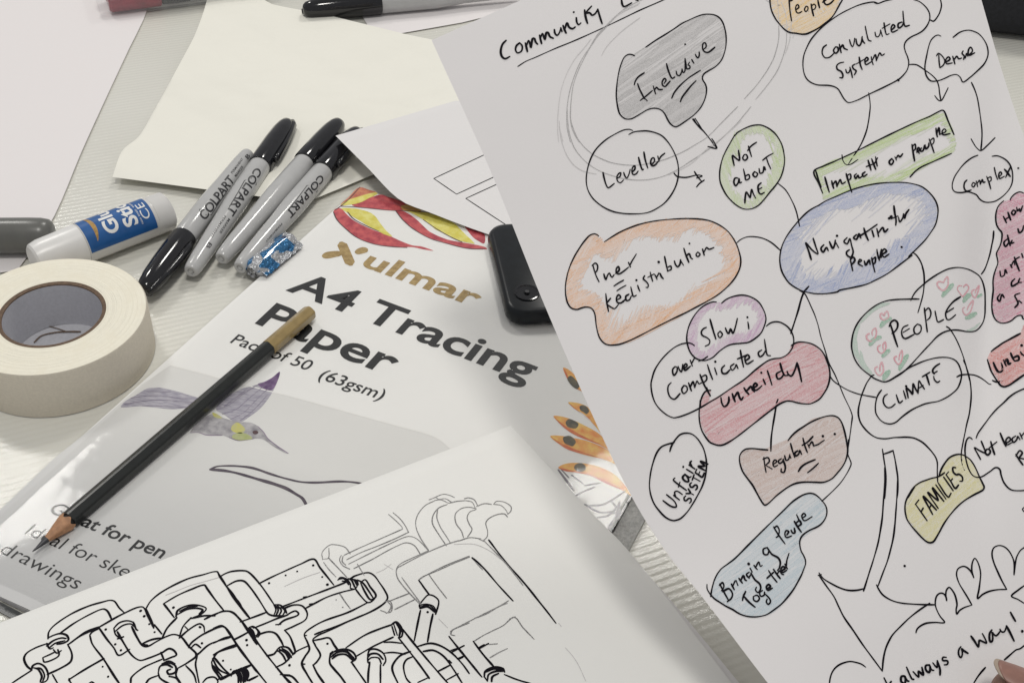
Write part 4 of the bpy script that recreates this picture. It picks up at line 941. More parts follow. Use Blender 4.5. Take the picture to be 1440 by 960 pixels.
G2 = P_('890,960 883,850 888,750 897,670 910,600 945,500 1000,400 1050,340 1110,265; 920,955 893,850; 1230,160 1300,90 1440,20; 1180,375 1220,310 1320,210 1440,120; 1250,130 1330,80 1430,30', *A_) + P_('25,80 32,160 50,230 75,285 110,330 160,362 235,380; 640,385 760,325 860,235 960,160 1050,80', *D_) + P_('490,330 485,380 465,450 440,520; 525,330 515,370; 365,0 375,120 380,250; 400,20 440,120 455,220 460,310; 500,100 500,220 492,320; 255,0 310,40', *J3)
lines_each(MP, 'pencil_ring', M['graphite'], mm_, G2, .00028, tone=.30)

# "Inclusive"
inc = '540,378 522,370 500,368 480,378 465,395 448,435 435,480 424,540 418,600 416,640 420,690 435,760 452,785 475,802 500,805 525,800 580,768 620,745 660,732 700,735 725,748 745,772 765,812 785,840 815,857 840,848 870,828 930,785 965,752 990,720 1010,680 1022,640 1025,600 1018,570 1000,540 998,520 1010,498 1040,478 1080,455 1110,428 1132,395 1148,350 1156,310 1158,260 1154,220 1140,165 1122,132 1100,112 1070,100 1035,97 1000,100 960,113 910,135 860,160 800,200 740,238 680,275 615,320'
bubble(inc, *B_, writing='''537,575 545,548 565,520 605,492; 560,565 572,600 592,640 606,668; 576,680 610,655 660,612; 605,662 626,682; 665,580 672,605 682,636; 672,612 688,590 700,603 712,606 728,604; 738,565 752,542 742,530 727,550 728,575 745,585 765,565 780,548; 755,430 765,470 785,520 795,530 812,520; 820,480 826,505 842,512 856,490 860,465; 862,470 868,492 880,478 880,395;
880,395 886,430 892,465 912,462 912,445 900,440 912,420; 925,402 932,415 940,428; 950,368 958,385 968,392 976,375 976,352; 1000,338 1022,318 1018,292 1004,292 998,318 1006,345 1035,355 1082,320; 880,299 882,301; 790,664 808,625 840,585 900,530 945,500 985,475; 848,688 862,655 890,618 925,575 955,545''', fill='grey',
       hat=(dict(ang=-33, gap=2.4, w=.0013, tones=(.32, .52), over=0), dict(ang=-33, gap=2.4, w=.0005, tones=(.2, .5), over=1), dict(ang=-36, gap=3.0, w=.0007, tones=(.15, .3), over=1)))
lines(MP, 'arrow', M['ink'], mm_, P_('775,70 800,100 830,130 870,178 910,232; 782,68 800,100 838,140; 790,66 832,132; 862,225 912,235 900,205 884,180', *D_), 0.00054)

# "Leveller"
bubble('440,135 420,128 385,133 330,160 290,185 250,220 222,255 200,300 185,350 178,400 180,440 190,475 212,512 240,540 280,568 330,590 390,601 450,603 500,600 540,590 582,568 620,540 655,497 680,450 693,405 697,360 692,315 680,275 658,230 630,190 600,162 560,145 520,137 480,138 445,143 417,157', *D_, writing='''272,370 278,400 290,440 302,456 336,432; 348,405 368,392 372,372 362,375 350,395 355,420 370,428 388,412; 388,370 398,395 406,402 418,380 425,352; 436,368 452,350 450,332 440,340 434,360 442,382 458,378 470,362; 472,285 482,325 494,356 500,352; 502,255 510,300 524,346; 545,328 562,305 558,288 546,292 540,315 548,332 565,328 582,308; 580,278 588,308; 587,300 598,280 620,262''')
lines(MP, 'arrow', M['ink'], mm_, P_('670,372 680,385 692,394 740,398 800,385 830,388; 786,365 805,395 828,422; 798,452 815,432 842,413; 798,402 830,392', *D_), 0.00054)

# "Not about ME"
bubble('1020,150 1060,127 1100,110 1130,104 1160,104 1190,115 1215,130 1240,152 1262,182 1280,220 1290,265 1293,310 1285,358 1270,400 1245,440 1210,482 1180,520 1150,552 1120,570 1090,577 1065,575 1040,565 1005,540 970,502 948,465 932,425 928,385 932,340 945,290 965,245 990,200 1014,158; 1012,165 1030,145 1052,132', *D_, writing='''1010,332 1000,275 1022,292 1040,302 1034,245; 1066,270 1058,290 1070,302 1085,288 1078,270 1066,270; 1090,222 1098,250 1108,282; 1085,248 1105,222 1136,200; 1032,402 1015,402 1008,425 1018,445 1032,428 1038,405 1040,428 1052,425; 1062,350 1070,385 1076,412 1096,402 1092,382 1074,390; 1125,365 1115,382 1130,396 1142,378 1125,365; 1150,348 1156,375 1172,368 1178,338 1186,356; 1192,290 1202,320 1216,350; 1170,302 1200,278 1230,262;
1070,542 1072,510 1078,480 1092,500 1100,512 1108,465 1118,490 1132,516; 1162,428 1145,445 1148,480 1160,492 1180,482; 1146,466 1166,455''', fill='green', hat=(dict(ang=70, gap=2.4, w=.0013, tones=(.32, .52), band=15, over=0), dict(ang=70, gap=2.2, w=.00045, tones=(.3, .65), band=17, over=3), dict(ang=100, gap=3.0, w=.00045, tones=(.25, .6), band=13, over=4), dict(ang=20, gap=3.0, w=.00045, tones=(.25, .5), band=14, over=2)))
lines_each(MP, 'connector_line', M['ink'], mm_, P_('1252,428 1300,470 1340,540 1358,585 1368,625 1378,675; 1025,765 1042,750 1060,740 1085,732 1120,731 1170,740 1220,765 1270,808', *D_), 0.00048)

# "People" cut by the top edge
bubble('295,-60 293,0 297,50 312,112 345,180 370,215 400,250 430,282 465,307 500,318 540,322 575,328 612,332 648,328 680,315 730,290 780,260 830,222 880,180 912,140 940,92 965,45 992,-5 1000,-70', *J3, writing='''478,-10 482,60 488,120 502,205; 492,10 510,0; 545,95 572,72 562,46 548,55 540,85 552,122 572,128 602,112; 640,62 626,95 640,115 660,88 655,65 640,62; 690,40 698,90 714,156; 692,62 718,42 735,62 725,88 702,98; 755,0 762,40 772,78; 800,25 835,-5 815,-8 818,30 840,48 875,35 910,0''', fill='amber',
       fillpts=[(1040 + x / 6.855, y / 6.855) for x, y in crv([(295, -100), (297, 50), (312, 112), (345, 180), (400, 250), (465, 307), (540, 322), (612, 332), (680, 315), (780, 260), (880, 180), (940, 92), (1000, -100)], 8)], hat=(dict(ang=-28, gap=2.4, w=.0013, tones=(.32, .52), over=0), dict(ang=-28, gap=1.5, w=.00050, tones=(.25, .6), over=0), dict(ang=-38, gap=3, w=.0005, tones=(.3, .8), over=0), dict(ang=60, gap=4, w=.00045, tones=(.15, .4), over=0)), w=.00062, ww=.00062)

# "Convuluted System"
bubble('660,18 640,12 600,17 560,28 520,45 470,70 430,95 382,130 340,170 305,212 280,260 266,300 262,345 268,390 282,420 305,440 340,453 400,456 430,463 450,476 465,500 482,528 505,547 550,535 585,518 620,500 700,462 770,425 798,400 818,372 826,335 820,305 808,275 802,245 812,220 840,197 872,182 900,165 925,135 938,100 935,68 920,42 900,22 880,8 850,-2; 640,14 660,20 700,6 740,-2', *C_, writing='''388,240 370,255 365,285 380,308 405,305 432,280; 436,250 425,270 436,285 450,272 448,254 436,250; 456,236 460,258 466,282; 460,262 474,240 482,258 500,266; 510,212 518,238 526,250 534,232 538,204; 545,208 550,235 562,245 574,225 578,195; 576,200 582,220 592,232; 594,140 602,180 612,215 626,220; 646,172 652,195 664,196 675,175 676,160; 676,162 686,196; 694,122 700,160 708,185 722,180; 684,152 726,128; 736,160 752,142 742,132 732,150 738,172 768,160; 790,118 770,128 772,150 790,140 798,118; 795,60 798,100 806,140 830,136;
480,332 455,338 442,352 446,370 466,382 475,400 472,415 458,414; 490,370 496,388 506,388 514,368; 512,358 520,385 526,415; 540,342 526,352 532,368 546,378 536,400; 562,305 568,345 578,372; 545,342 592,315; 596,330 610,316 602,306 592,322 598,345 626,330; 626,302 630,325 637,346; 632,322 648,292 654,325; 655,320 672,282 682,296 697,288; 768,425 772,430''')
lines_each(MP, 'connector_line', M['ink'], mm_, P_('993,-10 1000,30 992,65 978,92 958,114 941,108', *C_), 0.00059)
lines(MP, 'arrow', M['ink'], mm_, P_('612,495 619,540 620,580 605,680 585,740 560,790 530,835 502,878; 470,825 475,855 490,876 515,876 556,850', *C_), 0.00048)
# "Dense"
bubble('998,194 985,188 968,192 945,215 932,250 922,295 913,345 913,375 922,408 945,432 985,430 1020,417 1050,403 1080,398 1100,412 1115,438 1150,415 1190,380 1225,345 1242,315 1249,285 1243,245 1225,210 1200,182 1170,167 1140,162 1100,172 1062,200', *C_, writing='''986,292 988,330 992,362; 974,298 984,285 1005,300 1018,325 1010,348 992,362; 1025,332 1046,316 1038,304 1024,318 1028,340 1058,336; 1060,300 1066,320 1072,342; 1066,322 1082,300 1092,314 1108,310; 1116,272 1110,285 1122,300 1118,318; 1128,312 1134,285 1140,300; 1148,292 1166,272 1156,252 1144,268 1146,295 1178,282''')
lines(MP, 'arrow', M['ink'], mm_, P_('828,345 850,344 872,348 920,380 950,402 975,430 986,462 990,495 997,536; 964,510 985,535 1000,536 1018,505 1036,468', *C_), 0.00054)
lines(MP, 'arrow', M['ink'], mm_, P_('1160,440 1178,480 1192,525 1203,590 1210,640 1216,700 1215,750 1210,802; 1158,740 1172,765 1188,788 1210,803 1245,775 1286,734', *C_), 0.00055)
# "Impacts on people"
bubble('82,585 55,520 22,437 90,400 160,370 300,305 500,205 700,110 800,68 885,25 902,32 925,90 968,190; 34,432 55,500 72,545; 952,315 890,343 830,370 780,392 740,412 705,438 670,476', *I4, writing='''96,475 110,525 126,578; 142,500 148,525 156,552; 150,528 170,502 178,540; 180,535 200,492 212,520 236,508; 240,452 255,505 278,578; 245,465 268,455 270,485 250,498; 310,452 296,466 304,486 320,462 328,482 348,470; 368,440 350,456 356,472 382,456; 388,362 398,395 408,430; 375,405 420,388; 412,352 428,395 440,424; 438,338 445,380 450,402; 425,395 452,345;
548,350 530,372 542,392 560,370 548,350; 568,338 580,362; 576,352 592,328 602,340 622,318; 684,255 692,310 702,368; 686,272 705,252 708,282 692,302; 716,308 736,290 728,276 718,295 735,316; 748,278 740,300 758,298 768,262; 772,258 778,285 796,268 798,245; 800,218 818,265 834,312; 806,230 830,212 832,240 820,256; 846,145 850,180 856,205; 850,190 866,142 872,190; 880,186 914,166 904,150 888,166 894,190 942,182''', fill='green',
       fillpts=crv(P_('30,440 300,310 600,165 880,38 920,60 985,250 955,315 840,370 700,445 600,500 480,515 280,565 90,625 70,560', *I4)[0], 3, True), hat=(dict(ang=-25, gap=2.4, w=.0013, tones=(.36, .56), band=14, over=0), dict(ang=-25, gap=1.6, w=.0005, tones=(.35, .8), band=12, over=1), dict(ang=-33, gap=3.2, w=.0005, tones=(.1, .3), band=20, over=-1), dict(ang=60, gap=3, w=.0004, tones=(.2, .5), band=8, over=1)), w=.00055, ww=.00062)
# "Navigation for People"
nav = P_('262,538 230,556 200,580 160,622 120,672 95,710 75,755 66,795 64,835 72,880 88,915 118,955', *E5)[0] + P_('985,35 1030,48 1060,54 1100,57 1150,55 1210,45', *E7)[0] + P_('100,230 190,212 280,190 350,158 420,120 500,62 590,-8', *E8)[0] + P_('760,810 810,760 850,718 885,670 905,635 916,590 918,550 908,515 890,485 862,455 830,432 788,418 740,410 680,409 620,412 550,422 480,440 420,462 360,488 310,510 270,535', *E5)[0]
o = lines(MP, 'word_bubble', M['ink'], mm_, [nav + [nav[0]]], OUT, lift=.00018)
R = Ribbons(MP); hatch(R, crv(nav, 3, True), -20, 2.4, .0013, (.34, .52), band=19, over=0); hatch(R, crv(nav, 3, True), -60, 2.4, .0013, (.24, .4), band=31, over=0, ylim=(335, 999)); hatch(R, crv(nav, 3, True), -20, 1.5, .00045, (.3, .7), band=17, over=0); hatch(R, crv(nav, 3, True), -66, 1.5, .00045, (.25, .7), band=33, over=0, ylim=(335, 999)); hatch(R, crv(nav, 3, True), -50, 2.4, .0004, (.2, .5), band=29, over=0); hatch(R, crv(nav, 3, True), -40, 5, .0004, (.1, .25), band=46, over=-3, gate=.6); R.build('pencil_shading', PM['blue'], o)
lines(MP, 'handwriting', M['ink'], o, P_('''234,826 220,780 204,735 240,775 270,795 258,755 244,710; 302,745 286,765 298,785 316,760 326,778; 332,728 342,752 350,765 360,745 364,720; 368,735 382,762; 372,696 374,698; 428,706 410,728 428,740 442,712 452,750 460,785 448,812 428,802 424,785 440,772; 478,690 462,708 478,716 492,686 502,710; 518,655 528,690 542,722; 490,702 540,670 590,635; 562,668 572,702; 588,658 598,702; 596,682 620,652 630,676 648,660;
652,602 656,604; 662,596 668,592; 680,535 685,575 692,612 690,640; 664,606 702,590; 705,596 712,622 728,600 730,585; 732,578 738,602 745,578 762,555; 444,820 450,850 458,886; 446,825 460,812 470,828 455,850; 490,842 506,830 496,824 488,846 512,862; 520,832 528,855 546,828 552,852; 560,815 568,855 578,894; 562,828 580,812 578,842 566,852; 588,770 594,805 602,830; 602,825 614,770 612,815; 620,796 640,780 628,768 616,788 626,812 654,795; 720,757 724,759''', *E5), .00066, lift=.00021)
lines_each(MP, 'connector_line', M['ink'], mm_, P_('780,785 802,802 822,832 835,865 842,900 845,960', *E5) + P_('655,60 668,120 670,190 662,260 645,325 628,382', *E8), 0.00052)
# "Complex."
bubble('1130,328 1095,342 1060,365 1025,398 1000,430 975,468 962,500 956,530 960,558 978,576 1020,580 1060,574 1095,584 1120,596 1140,622 1165,640 1195,646 1240,640 1275,622 1305,598 1335,565 1355,530 1364,490 1362,440 1350,400 1332,372 1310,353 1285,340 1258,332 1225,335', *I4, writing='''1056,495 1040,512 1036,545 1052,570 1085,562; 1096,512 1088,532 1100,542 1112,520 1096,512; 1118,502 1128,540; 1124,520 1140,497 1146,525; 1146,522 1160,492 1166,512 1178,508; 1188,470 1205,515 1216,556; 1192,485 1216,474 1218,498 1202,508; 1240,410 1248,450 1262,492; 1275,472 1290,452 1280,440 1270,458 1276,485 1308,470; 1308,422 1328,445 1348,472; 1316,478 1332,442 1352,402; 1400,414 1404,416''')
# pink bubble
pk_ = P_('310,68 300,63 288,62 268,72 252,90 240,98 222,102 205,115 195,130 188,155 187,180 191,205 200,222 213,238 214,260 208,290 198,312 190,330 194,352 196,372 188,395 180,420 175,450 176,490 172,525 170,560 175,595 190,622 215,633 250,625 280,602 300,600 315,612', *K5)[0]
bubble('310,68 300,63 288,62 268,72 252,90 250,98; 222,100 205,115 195,130 188,155 187,180 191,205 200,222 213,238 214,260 208,290 198,312 190,330 194,352 196,372 188,395 180,420 175,450 176,490 172,525 170,560 175,595 190,622 215,633 250,625 280,602 300,600 305,612 309,616', *K5, writing='''220,168 226,180 234,197; 240,150 246,168 252,185; 226,184 248,168; 264,140 256,152 264,162 274,148 264,140; 278,128 282,145 290,135 294,148 304,122; 236,268 222,282 230,300 246,278; 238,250 244,275 250,296; 258,272 254,286 266,282; 284,222 290,240 304,228 308,208; 205,406 210,430 224,424 228,400 236,416; 250,378 258,392; 254,385 266,362 270,380; 268,345 278,375 290,406; 272,355 290,345; 300,330 306,348; 270,440 256,455 258,472 284,458; 292,438 286,455 300,455; 206,505 194,525 204,538 214,508 224,522; 292,502 270,512 278,530 284,548 270,565; 288,535 300,545''', fill='pink',
       fillpts=crv(pk_ + [(1500, 470), (1500, 275)], 3, True), hat=(dict(ang=-25, gap=2.4, w=.0013, tones=(.32, .52), over=0), dict(ang=-25, gap=1.4, w=.0005, tones=(.3, .7), over=0), dict(ang=20, gap=2.6, w=.0005, tones=(.3, .75), over=0)), ww=.00064)
lines_each(MP, 'connector_line', M['ink'], mm_, P_('178,232 176,262 170,292 162,330 150,370 138,400 124,420', *K5), 0.00059)
# "Power Redistribution"
bubble('298,153 282,142 265,138 235,150 200,188 170,230 138,282 110,340 92,390 80,440 73,490 73,535 78,570 88,605 112,638 150,648 175,640 205,632 238,635 258,650 270,675 276,710 280,750 290,800 302,835 320,862 342,880 370,888 405,887 440,882 500,860 560,832 680,770 800,710 880,672 950,635 1030,592 1100,550 1155,505 1200,458 1232,410 1252,360 1256,310 1246,262 1228,210 1200,160 1168,120 1130,90 1085,65 1035,47 970,38 900,35 830,37 760,42 700,48 640,58 570,75 500,100 450,122 400,150 335,192', *E6, writing='''258,348 268,385 282,425 300,462; 252,352 275,335 290,352 286,385 272,402; 332,408 338,430 346,446 358,415 370,402 378,420 388,430 402,412; 412,405 436,382 430,358 416,375 418,402 436,408 468,388 500,362; 498,330 512,362; 508,350 520,325 552,273; 400,490 430,470 466,450; 420,522 450,502 482,485;
345,540 352,600 364,662; 350,605 378,572; 356,615 380,632 405,642 432,612; 424,582 446,566 432,548 418,568 422,598 446,604 478,580; 502,545 480,560 486,588 505,582 518,556; 514,495 522,530 532,560 552,552; 560,485 568,508 576,526; 551,449 553,452; 608,420 598,440 618,460 632,480 628,500 616,498; 645,395 652,425 662,458; 628,432 672,408; 676,412 684,428 692,446; 688,432 704,402; 712,405 722,428 734,440; 701,326 704,330; 742,290 752,340 764,392; 760,388 786,378 784,355 766,362; 808,320 816,345 830,360 846,342 850,312; 850,316 870,350; 872,235 886,280 906,330; 886,290 908,272 920,300 932,308; 909,202 911,204; 966,260 954,278 966,292 982,276 966,260; 998,240 1010,282; 1006,268 1026,230 1042,242 1076,230''', fill='orange',
       hat=(dict(ang=-25, gap=2.4, w=.0013, tones=(.32, .52), band=20, over=0), dict(ang=-25, gap=1.6, w=.00048, tones=(.3, .65), band=22, over=2), dict(ang=-62, gap=1.8, w=.00045, tones=(.2, .5), band=26, over=2), dict(ang=-45, gap=2.2, w=.0005, tones=(.4, .85), band=12, over=3), dict(ang=-70, gap=1.8, w=.00045, tones=(.2, .5), band=40, over=1, ylim=(428, 999))))
# "Slow ;"
bubble('470,107 450,106 425,113 395,128 370,147 342,178 320,212 303,248 292,285 287,320 289,355 298,390 312,420 335,446 360,460 395,466 425,458 450,444 470,425 492,405 520,385 550,370 585,363 625,360 665,354 700,335 740,300 760,262 773,215 768,180 757,152 735,115 710,92 680,76 650,67 620,65 590,69 560,77 528,92 500,115', *E7, writing='''408,262 388,272 376,292 384,312 410,325 428,342 424,365 400,378; 430,212 446,270 466,335; 492,285 478,303 490,326 506,305 492,285; 524,265 534,290 544,300 556,272 570,298 584,265 598,207; 662,228 666,250 668,272; 658,199 661,202''', fill='violet', hat=(dict(ang=-60, gap=2.4, w=.0013, tones=(.32, .52), band=13, over=0), dict(ang=-60, gap=1.7, w=.00048, tones=(.3, .7), band=11, over=1), dict(ang=-20, gap=2.2, w=.00048, tones=(.25, .6), band=9, over=1), dict(ang=-75, gap=2.4, w=.0004, tones=(.2, .45), band=17, over=0, ylim=(455, 999))))
# "over Complicated"
bubble('335,375 320,364 300,358 275,360 250,366 215,383 180,410 142,448 110,490 88,530 75,572 68,605 70,645 78,685 92,722 112,752 140,780 170,802 205,816 235,812 265,803 310,785 370,755 425,722 480,690 560,635 640,582 710,522 780,470 820,455 862,450 895,435 920,412 938,380 944,345 940,315 928,287 910,262 888,245 860,231 830,228 800,236 775,255', *E7, writing='''216,502 200,522 208,556 226,535 228,508 216,502; 234,500 244,525 254,535 260,512 262,488; 270,515 290,496 282,485 270,500 276,525 310,500; 308,462 322,500; 316,485 336,448; 360,470 390,458 416,440; 192,600 174,620 172,655 186,690 212,702 246,668; 270,618 256,642 268,668 290,648 286,624 270,618; 298,602 306,625 316,652; 308,630 326,595 336,632; 338,628 350,590 362,608 378,602; 368,550 392,610 432,682; 374,568 404,555 410,580 390,602; 414,490 428,535 446,582; 458,510 472,552; 461,471 464,474; 520,495 502,515 506,542 528,545 552,522; 578,485 556,503 566,525 584,508 590,490 602,515; 616,402 624,450 636,506; 598,456 660,430; 650,466 672,446 660,430 644,452 656,486 696,465; 748,400 726,418 736,442 756,430 768,408; 764,335 772,390 782,432 802,436''')
# "unneildy"
unw = P_('435,648 412,650 395,662 378,695 368,735 363,790 366,840 378,890 400,930 428,965', *E7)[0] + P_('455,280 482,287 510,284 545,267 590,238 640,200 710,145 780,90 820,60 860,32 900,16 930,17 965,26 1000,32 1040,33 1075,20 1105,0', *H2)[0] + P_('1130,665 1150,630 1162,590 1166,550 1160,505 1148,470 1132,432 1110,400 1082,378 1050,362 1015,354 980,352 955,358 928,374', *E7)[0]
o = lines(MP, 'word_bubble', M['ink'], mm_, [unw], 0.00055, lift=.00018)
R = Ribbons(MP); fp = crv(unw + P_('905,430 862,452 820,457 780,472 710,524 640,584 560,637 480,692 425,724', *E7)[0], 3, True)
hatch(R, fp, -28, 2.4, .0013, (.38, .58), over=0); hatch(R, fp, -28, 1.8, .0005, (.25, .7), over=0); hatch(R, fp, -36, 2.8, .0005, (.25, .75), over=0); hatch(R, fp, -18, 4, .0005, (.4, .8), over=0, gate=.5); R.build('pencil_shading', PM['crimson'], o)
lines(MP, 'handwriting', M['ink'], o, P_('''497,692 502,725 516,748 534,738 546,712 545,688; 566,668 574,692 584,718; 578,695 600,660 610,690 622,706 634,688; 638,632 652,655 668,672; 656,650 682,624 690,645 704,658; 698,634 720,616 708,604 696,622 706,648 726,640 748,620; 756,580 764,598 770,612; 743,538 746,542; 782,528 796,570 810,616; 866,530 838,548 846,578 866,572 884,548; 860,482 872,525 888,556 908,556; 902,530 912,552 930,560 950,525 964,478; 964,480 978,530 992,596; 370,752 370,710''', *E7), 0.00071, lift=.00021)
lines_each(MP, 'connector_line', M['ink'], mm_, P_('410,630 418,655 430,686; 848,704 838,725 826,790 815,860 803,960', *E7) + P_('845,4 825,120 812,190 805,250 803,324', *H2), 0.00054)
lines_each(MP, 'connector_line', M['ink'], mm_, P_('1037,10 1015,35 1000,60 985,105 972,155 945,240 925,300', *E7), 0.00064)
lines_each(MP, 'connector_line', M['ink'], mm_, P_('980,38 1010,55 1030,90 1050,135 1070,180 1092,245 1110,320 1135,400 1160,480 1200,560 1250,680 1302,800 1296,870', *E7) + P_('1302,105 1296,170 1285,250 1274,330 1280,355 1296,398 1285,430 1268,462 1232,515 1190,560 1150,598 1115,630; 1274,330 1278,250', *H2), 0.00039)
lines_each(MP, 'connector_line', M['ink'], mm_, P_('30,208 50,238 85,265 140,297 200,320 255,332 312,342', *H1), 0.00045)
# "Unfair SYSTEM"
bubble('183,325 190,300 208,265 240,226 262,215 285,212 310,215 330,225 352,245 370,270 388,302 400,340 407,378 408,420 404,462 395,500 380,542 360,582 332,632 300,682 275,712 248,736 225,745 205,748 178,740 150,722 118,688 90,650 72,610 62,570 58,530 62,480 70,432 82,388 95,350 112,318 130,298 152,286 212,268', *H2, writing=scrawl('Unfair', (949, 716), (981, 652), (-.80, -.58), 21, 19, dict(i=.45, f=.8, r=.8)) + scrawl('SYSTEM', (970, 708), (996, 652), (-.86, -.45), 11, 12, dict(M=1.2)), w=.00055, ww=.00064)
# "Regulation"
bubble('785,315 745,312 700,307 672,307 648,311 625,328 612,352 611,382 618,415 632,450 660,490 690,530 715,575 740,620 765,653 785,645 802,630 835,598 870,570 905,545 942,525 980,515 1020,512 1075,513 1120,514 1152,505 1182,488 1215,452 1242,418 1260,385 1272,345 1275,312 1270,278 1262,230 1250,182 1238,148 1220,121 1202,110 1180,105 1152,107 1120,115 1080,130 1040,150 998,176 960,202 932,228 908,258', *H2, writing='''760,360 766,410 774,452; 754,372 785,362 794,385 772,408; 776,412 812,432; 820,402 840,386 828,376 816,395 824,418 846,408; 868,368 850,382 856,398 874,388 880,370; 878,375 892,420 884,452 866,448 868,430; 888,350 896,378 912,372 920,342; 918,348 926,365; 924,275 936,320 950,362; 968,320 950,335 956,352 974,340 980,318 992,342; 1000,242 1012,290 1028,332; 994,288 1030,265 1062,232; 1030,280 1040,302; 1038,290 1056,265 1066,292; 1068,290 1096,280 1112,268 1132,255; 1121,229 1124,232; 1194,216 1197,219; 972,447 990,420 1020,398 1076,374; 1028,455 1062,428 1096,396''', fill='brown', hat=(dict(ang=-25, gap=2.4, w=.0013, tones=(.32, .52), over=0), dict(ang=-25, gap=1.9, w=.00048, tones=(.22, .55), over=0), dict(ang=-38, gap=2.6, w=.00048, tones=(.2, .55), over=0), dict(ang=-66, gap=3.6, w=.0004, tones=(.2, .5), over=0, gate=.6)), w=.00055)
# "Bringing People Together"
bubble('85,690 90,655 98,620 108,588 122,558 135,538 152,518 190,490 230,460 310,380 400,290 470,222 540,155 580,115 622,84 655,66 690,57 718,61 742,76 770,104 790,132 798,160 796,190 782,222 758,250 730,267 698,281 672,296 648,316 635,338 631,365 640,410 655,438 666,465 667,490 660,512 642,558 620,600 592,648 560,690 520,735 478,768 430,800 392,811 350,815 302,810 260,795 220,770 180,750 145,728 110,705 90,685 75,665 63,642 62,615', *H3, writing='''140,612 165,660 196,716; 138,622 158,604 166,630 150,655; 158,660 196,642 218,670 212,700 186,722; 212,612 220,630 230,648; 220,628 234,594; 240,590 252,622; 258,578 268,592 280,608; 268,595 286,562 296,588 306,592; 310,560 322,580; 322,540 304,555 318,572 334,550; 332,545 355,585 385,612 392,640 376,665 360,650 366,632; 326,515 340,540; 316,488 320,492; 350,498 360,512 372,525; 360,512 380,478 390,505 402,498; 434,388 408,400 412,430 434,432 442,408; 432,390 460,430 498,452 512,478 506,515 494,530;
470,262 500,310 542,368; 474,270 492,258 506,285 498,320 486,328; 552,312 564,292 548,286 540,308 550,328 582,318; 578,282 588,300 602,298 598,270; 598,228 618,262 642,296; 606,242 630,224 640,245 618,262; 612,188 628,222 644,248; 650,208 668,192 656,180 644,198 660,225 708,200; 290,690 318,722 358,756; 280,714 285,690 300,658; 346,690 350,712 370,720 384,702 370,682 346,690; 404,652 386,665 392,688 412,682 416,662; 412,668 444,700 452,722 438,738 426,722 432,705; 432,642 452,628 440,616 426,632 436,652 464,638; 440,530 460,562 492,602; 430,578 470,542; 470,522 490,552 512,580; 492,555 508,532 522,552 534,556; 522,532 542,516 528,506 516,524 528,542 552,528; 540,490 556,520; 550,502 552,470 566,424''', fill='sky', hat=(dict(ang=-38, gap=2.4, w=.0013, tones=(.32, .52), over=0), dict(ang=-38, gap=2.2, w=.0005, tones=(.15, .45), over=-1), dict(ang=-44, gap=3.0, w=.0005, tones=(.2, .55), band=16, over=-1), dict(ang=-32, gap=5, w=.0005, tones=(.25, .5), over=-1, gate=.5)), w=.0005)
# "PEOPLE" with pencilled hearts
ppl = '637,290 600,289 570,290 500,292 460,295 420,301 378,315 340,335 298,366 260,402 228,442 205,482 190,525 182,572 180,610 186,645 196,680 212,712 238,748 270,778 300,800 330,822 365,838 400,848 428,842 455,828 500,798 542,770 582,732 620,690 670,635 720,582 755,545 790,520 820,507 850,500 885,498 920,502 950,508 982,510 1008,507 1030,496 1052,472 1070,440 1080,395 1082,342 1082,290 1080,240 1072,198 1060,162 1040,132 1010,110 975,92 940,82 905,77 870,79 830,88 790,106 740,135 690,170 655,200 622,230 598,262 580,300'
bubble(ppl, *E8, writing='''440,452 456,500 474,560 492,612; 434,475 448,445 470,432 490,448 490,480 470,510 452,522; 562,465 530,480 518,510 526,545 545,556 602,528; 528,515 572,488; 624,458 602,485 606,518 626,526 648,505 648,470 624,458; 672,350 680,420 692,512; 676,372 700,350 716,380 708,415 690,432; 744,370 752,410 764,444 802,428; 916,274 870,305 835,345 816,385 824,425 842,428 884,395; 822,380 870,350''', ww=.00062)
R = Ribbons(MP); pp = crv(P_(ppl, *E8)[0], 3, True); hatch(R, [p for p in pp], -60, 2.0, .0005, (.25, .6), band=8, over=0, ylim=(430, 999)) 
R2 = Ribbons(MP)
for st in P_('440,318 380,335 320,370 270,412; 420,318 350,345 290,395 240,450; 235,455 215,510 205,570; 225,470 205,530 200,590 210,650; 215,500 198,560 200,630 216,690; 218,640 228,690 250,730 300,785; 210,560 212,620 230,690; 205,600 222,670 246,720; 240,640 262,720 320,800', *E8): R2.stroke(crv(st), .0011, .45, .00006, taper=.6)
hold = bpy.data.objects[[o.name for o in bpy.data.objects if o.name.startswith('word_bubble')][-1]]
R2.build('pencil_shading', PM['leaf'], hold)
R3 = Ribbons(MP)
for st in P_('980,495 1010,485 1040,455; 960,500 1000,500; 1030,470 1048,450', *E8): R3.stroke(crv(st), .0011, .45, .00006, taper=.6)
R3.build('pencil_shading', PM['leaf'], hold)
R = Ribbons(MP)
for st in P_('790,270 820,235 865,186; 932,306 955,275 985,254; 1025,274 1058,256; 948,418 985,405 1022,382; 372,475 405,440 446,415; 300,598 335,560 378,542; 385,676 410,650 436,632; 500,765 520,725 560,662; 392,830 412,800 436,772', *E8): R.stroke(crv(st), .0016, .75, .00007, taper=.6); R.stroke(crv([(x + 1, y + 1.3) for x, y in st]), .0011, .7, .00009, taper=.6)
R.build('leaf_mark', PM['leaf'], hold)
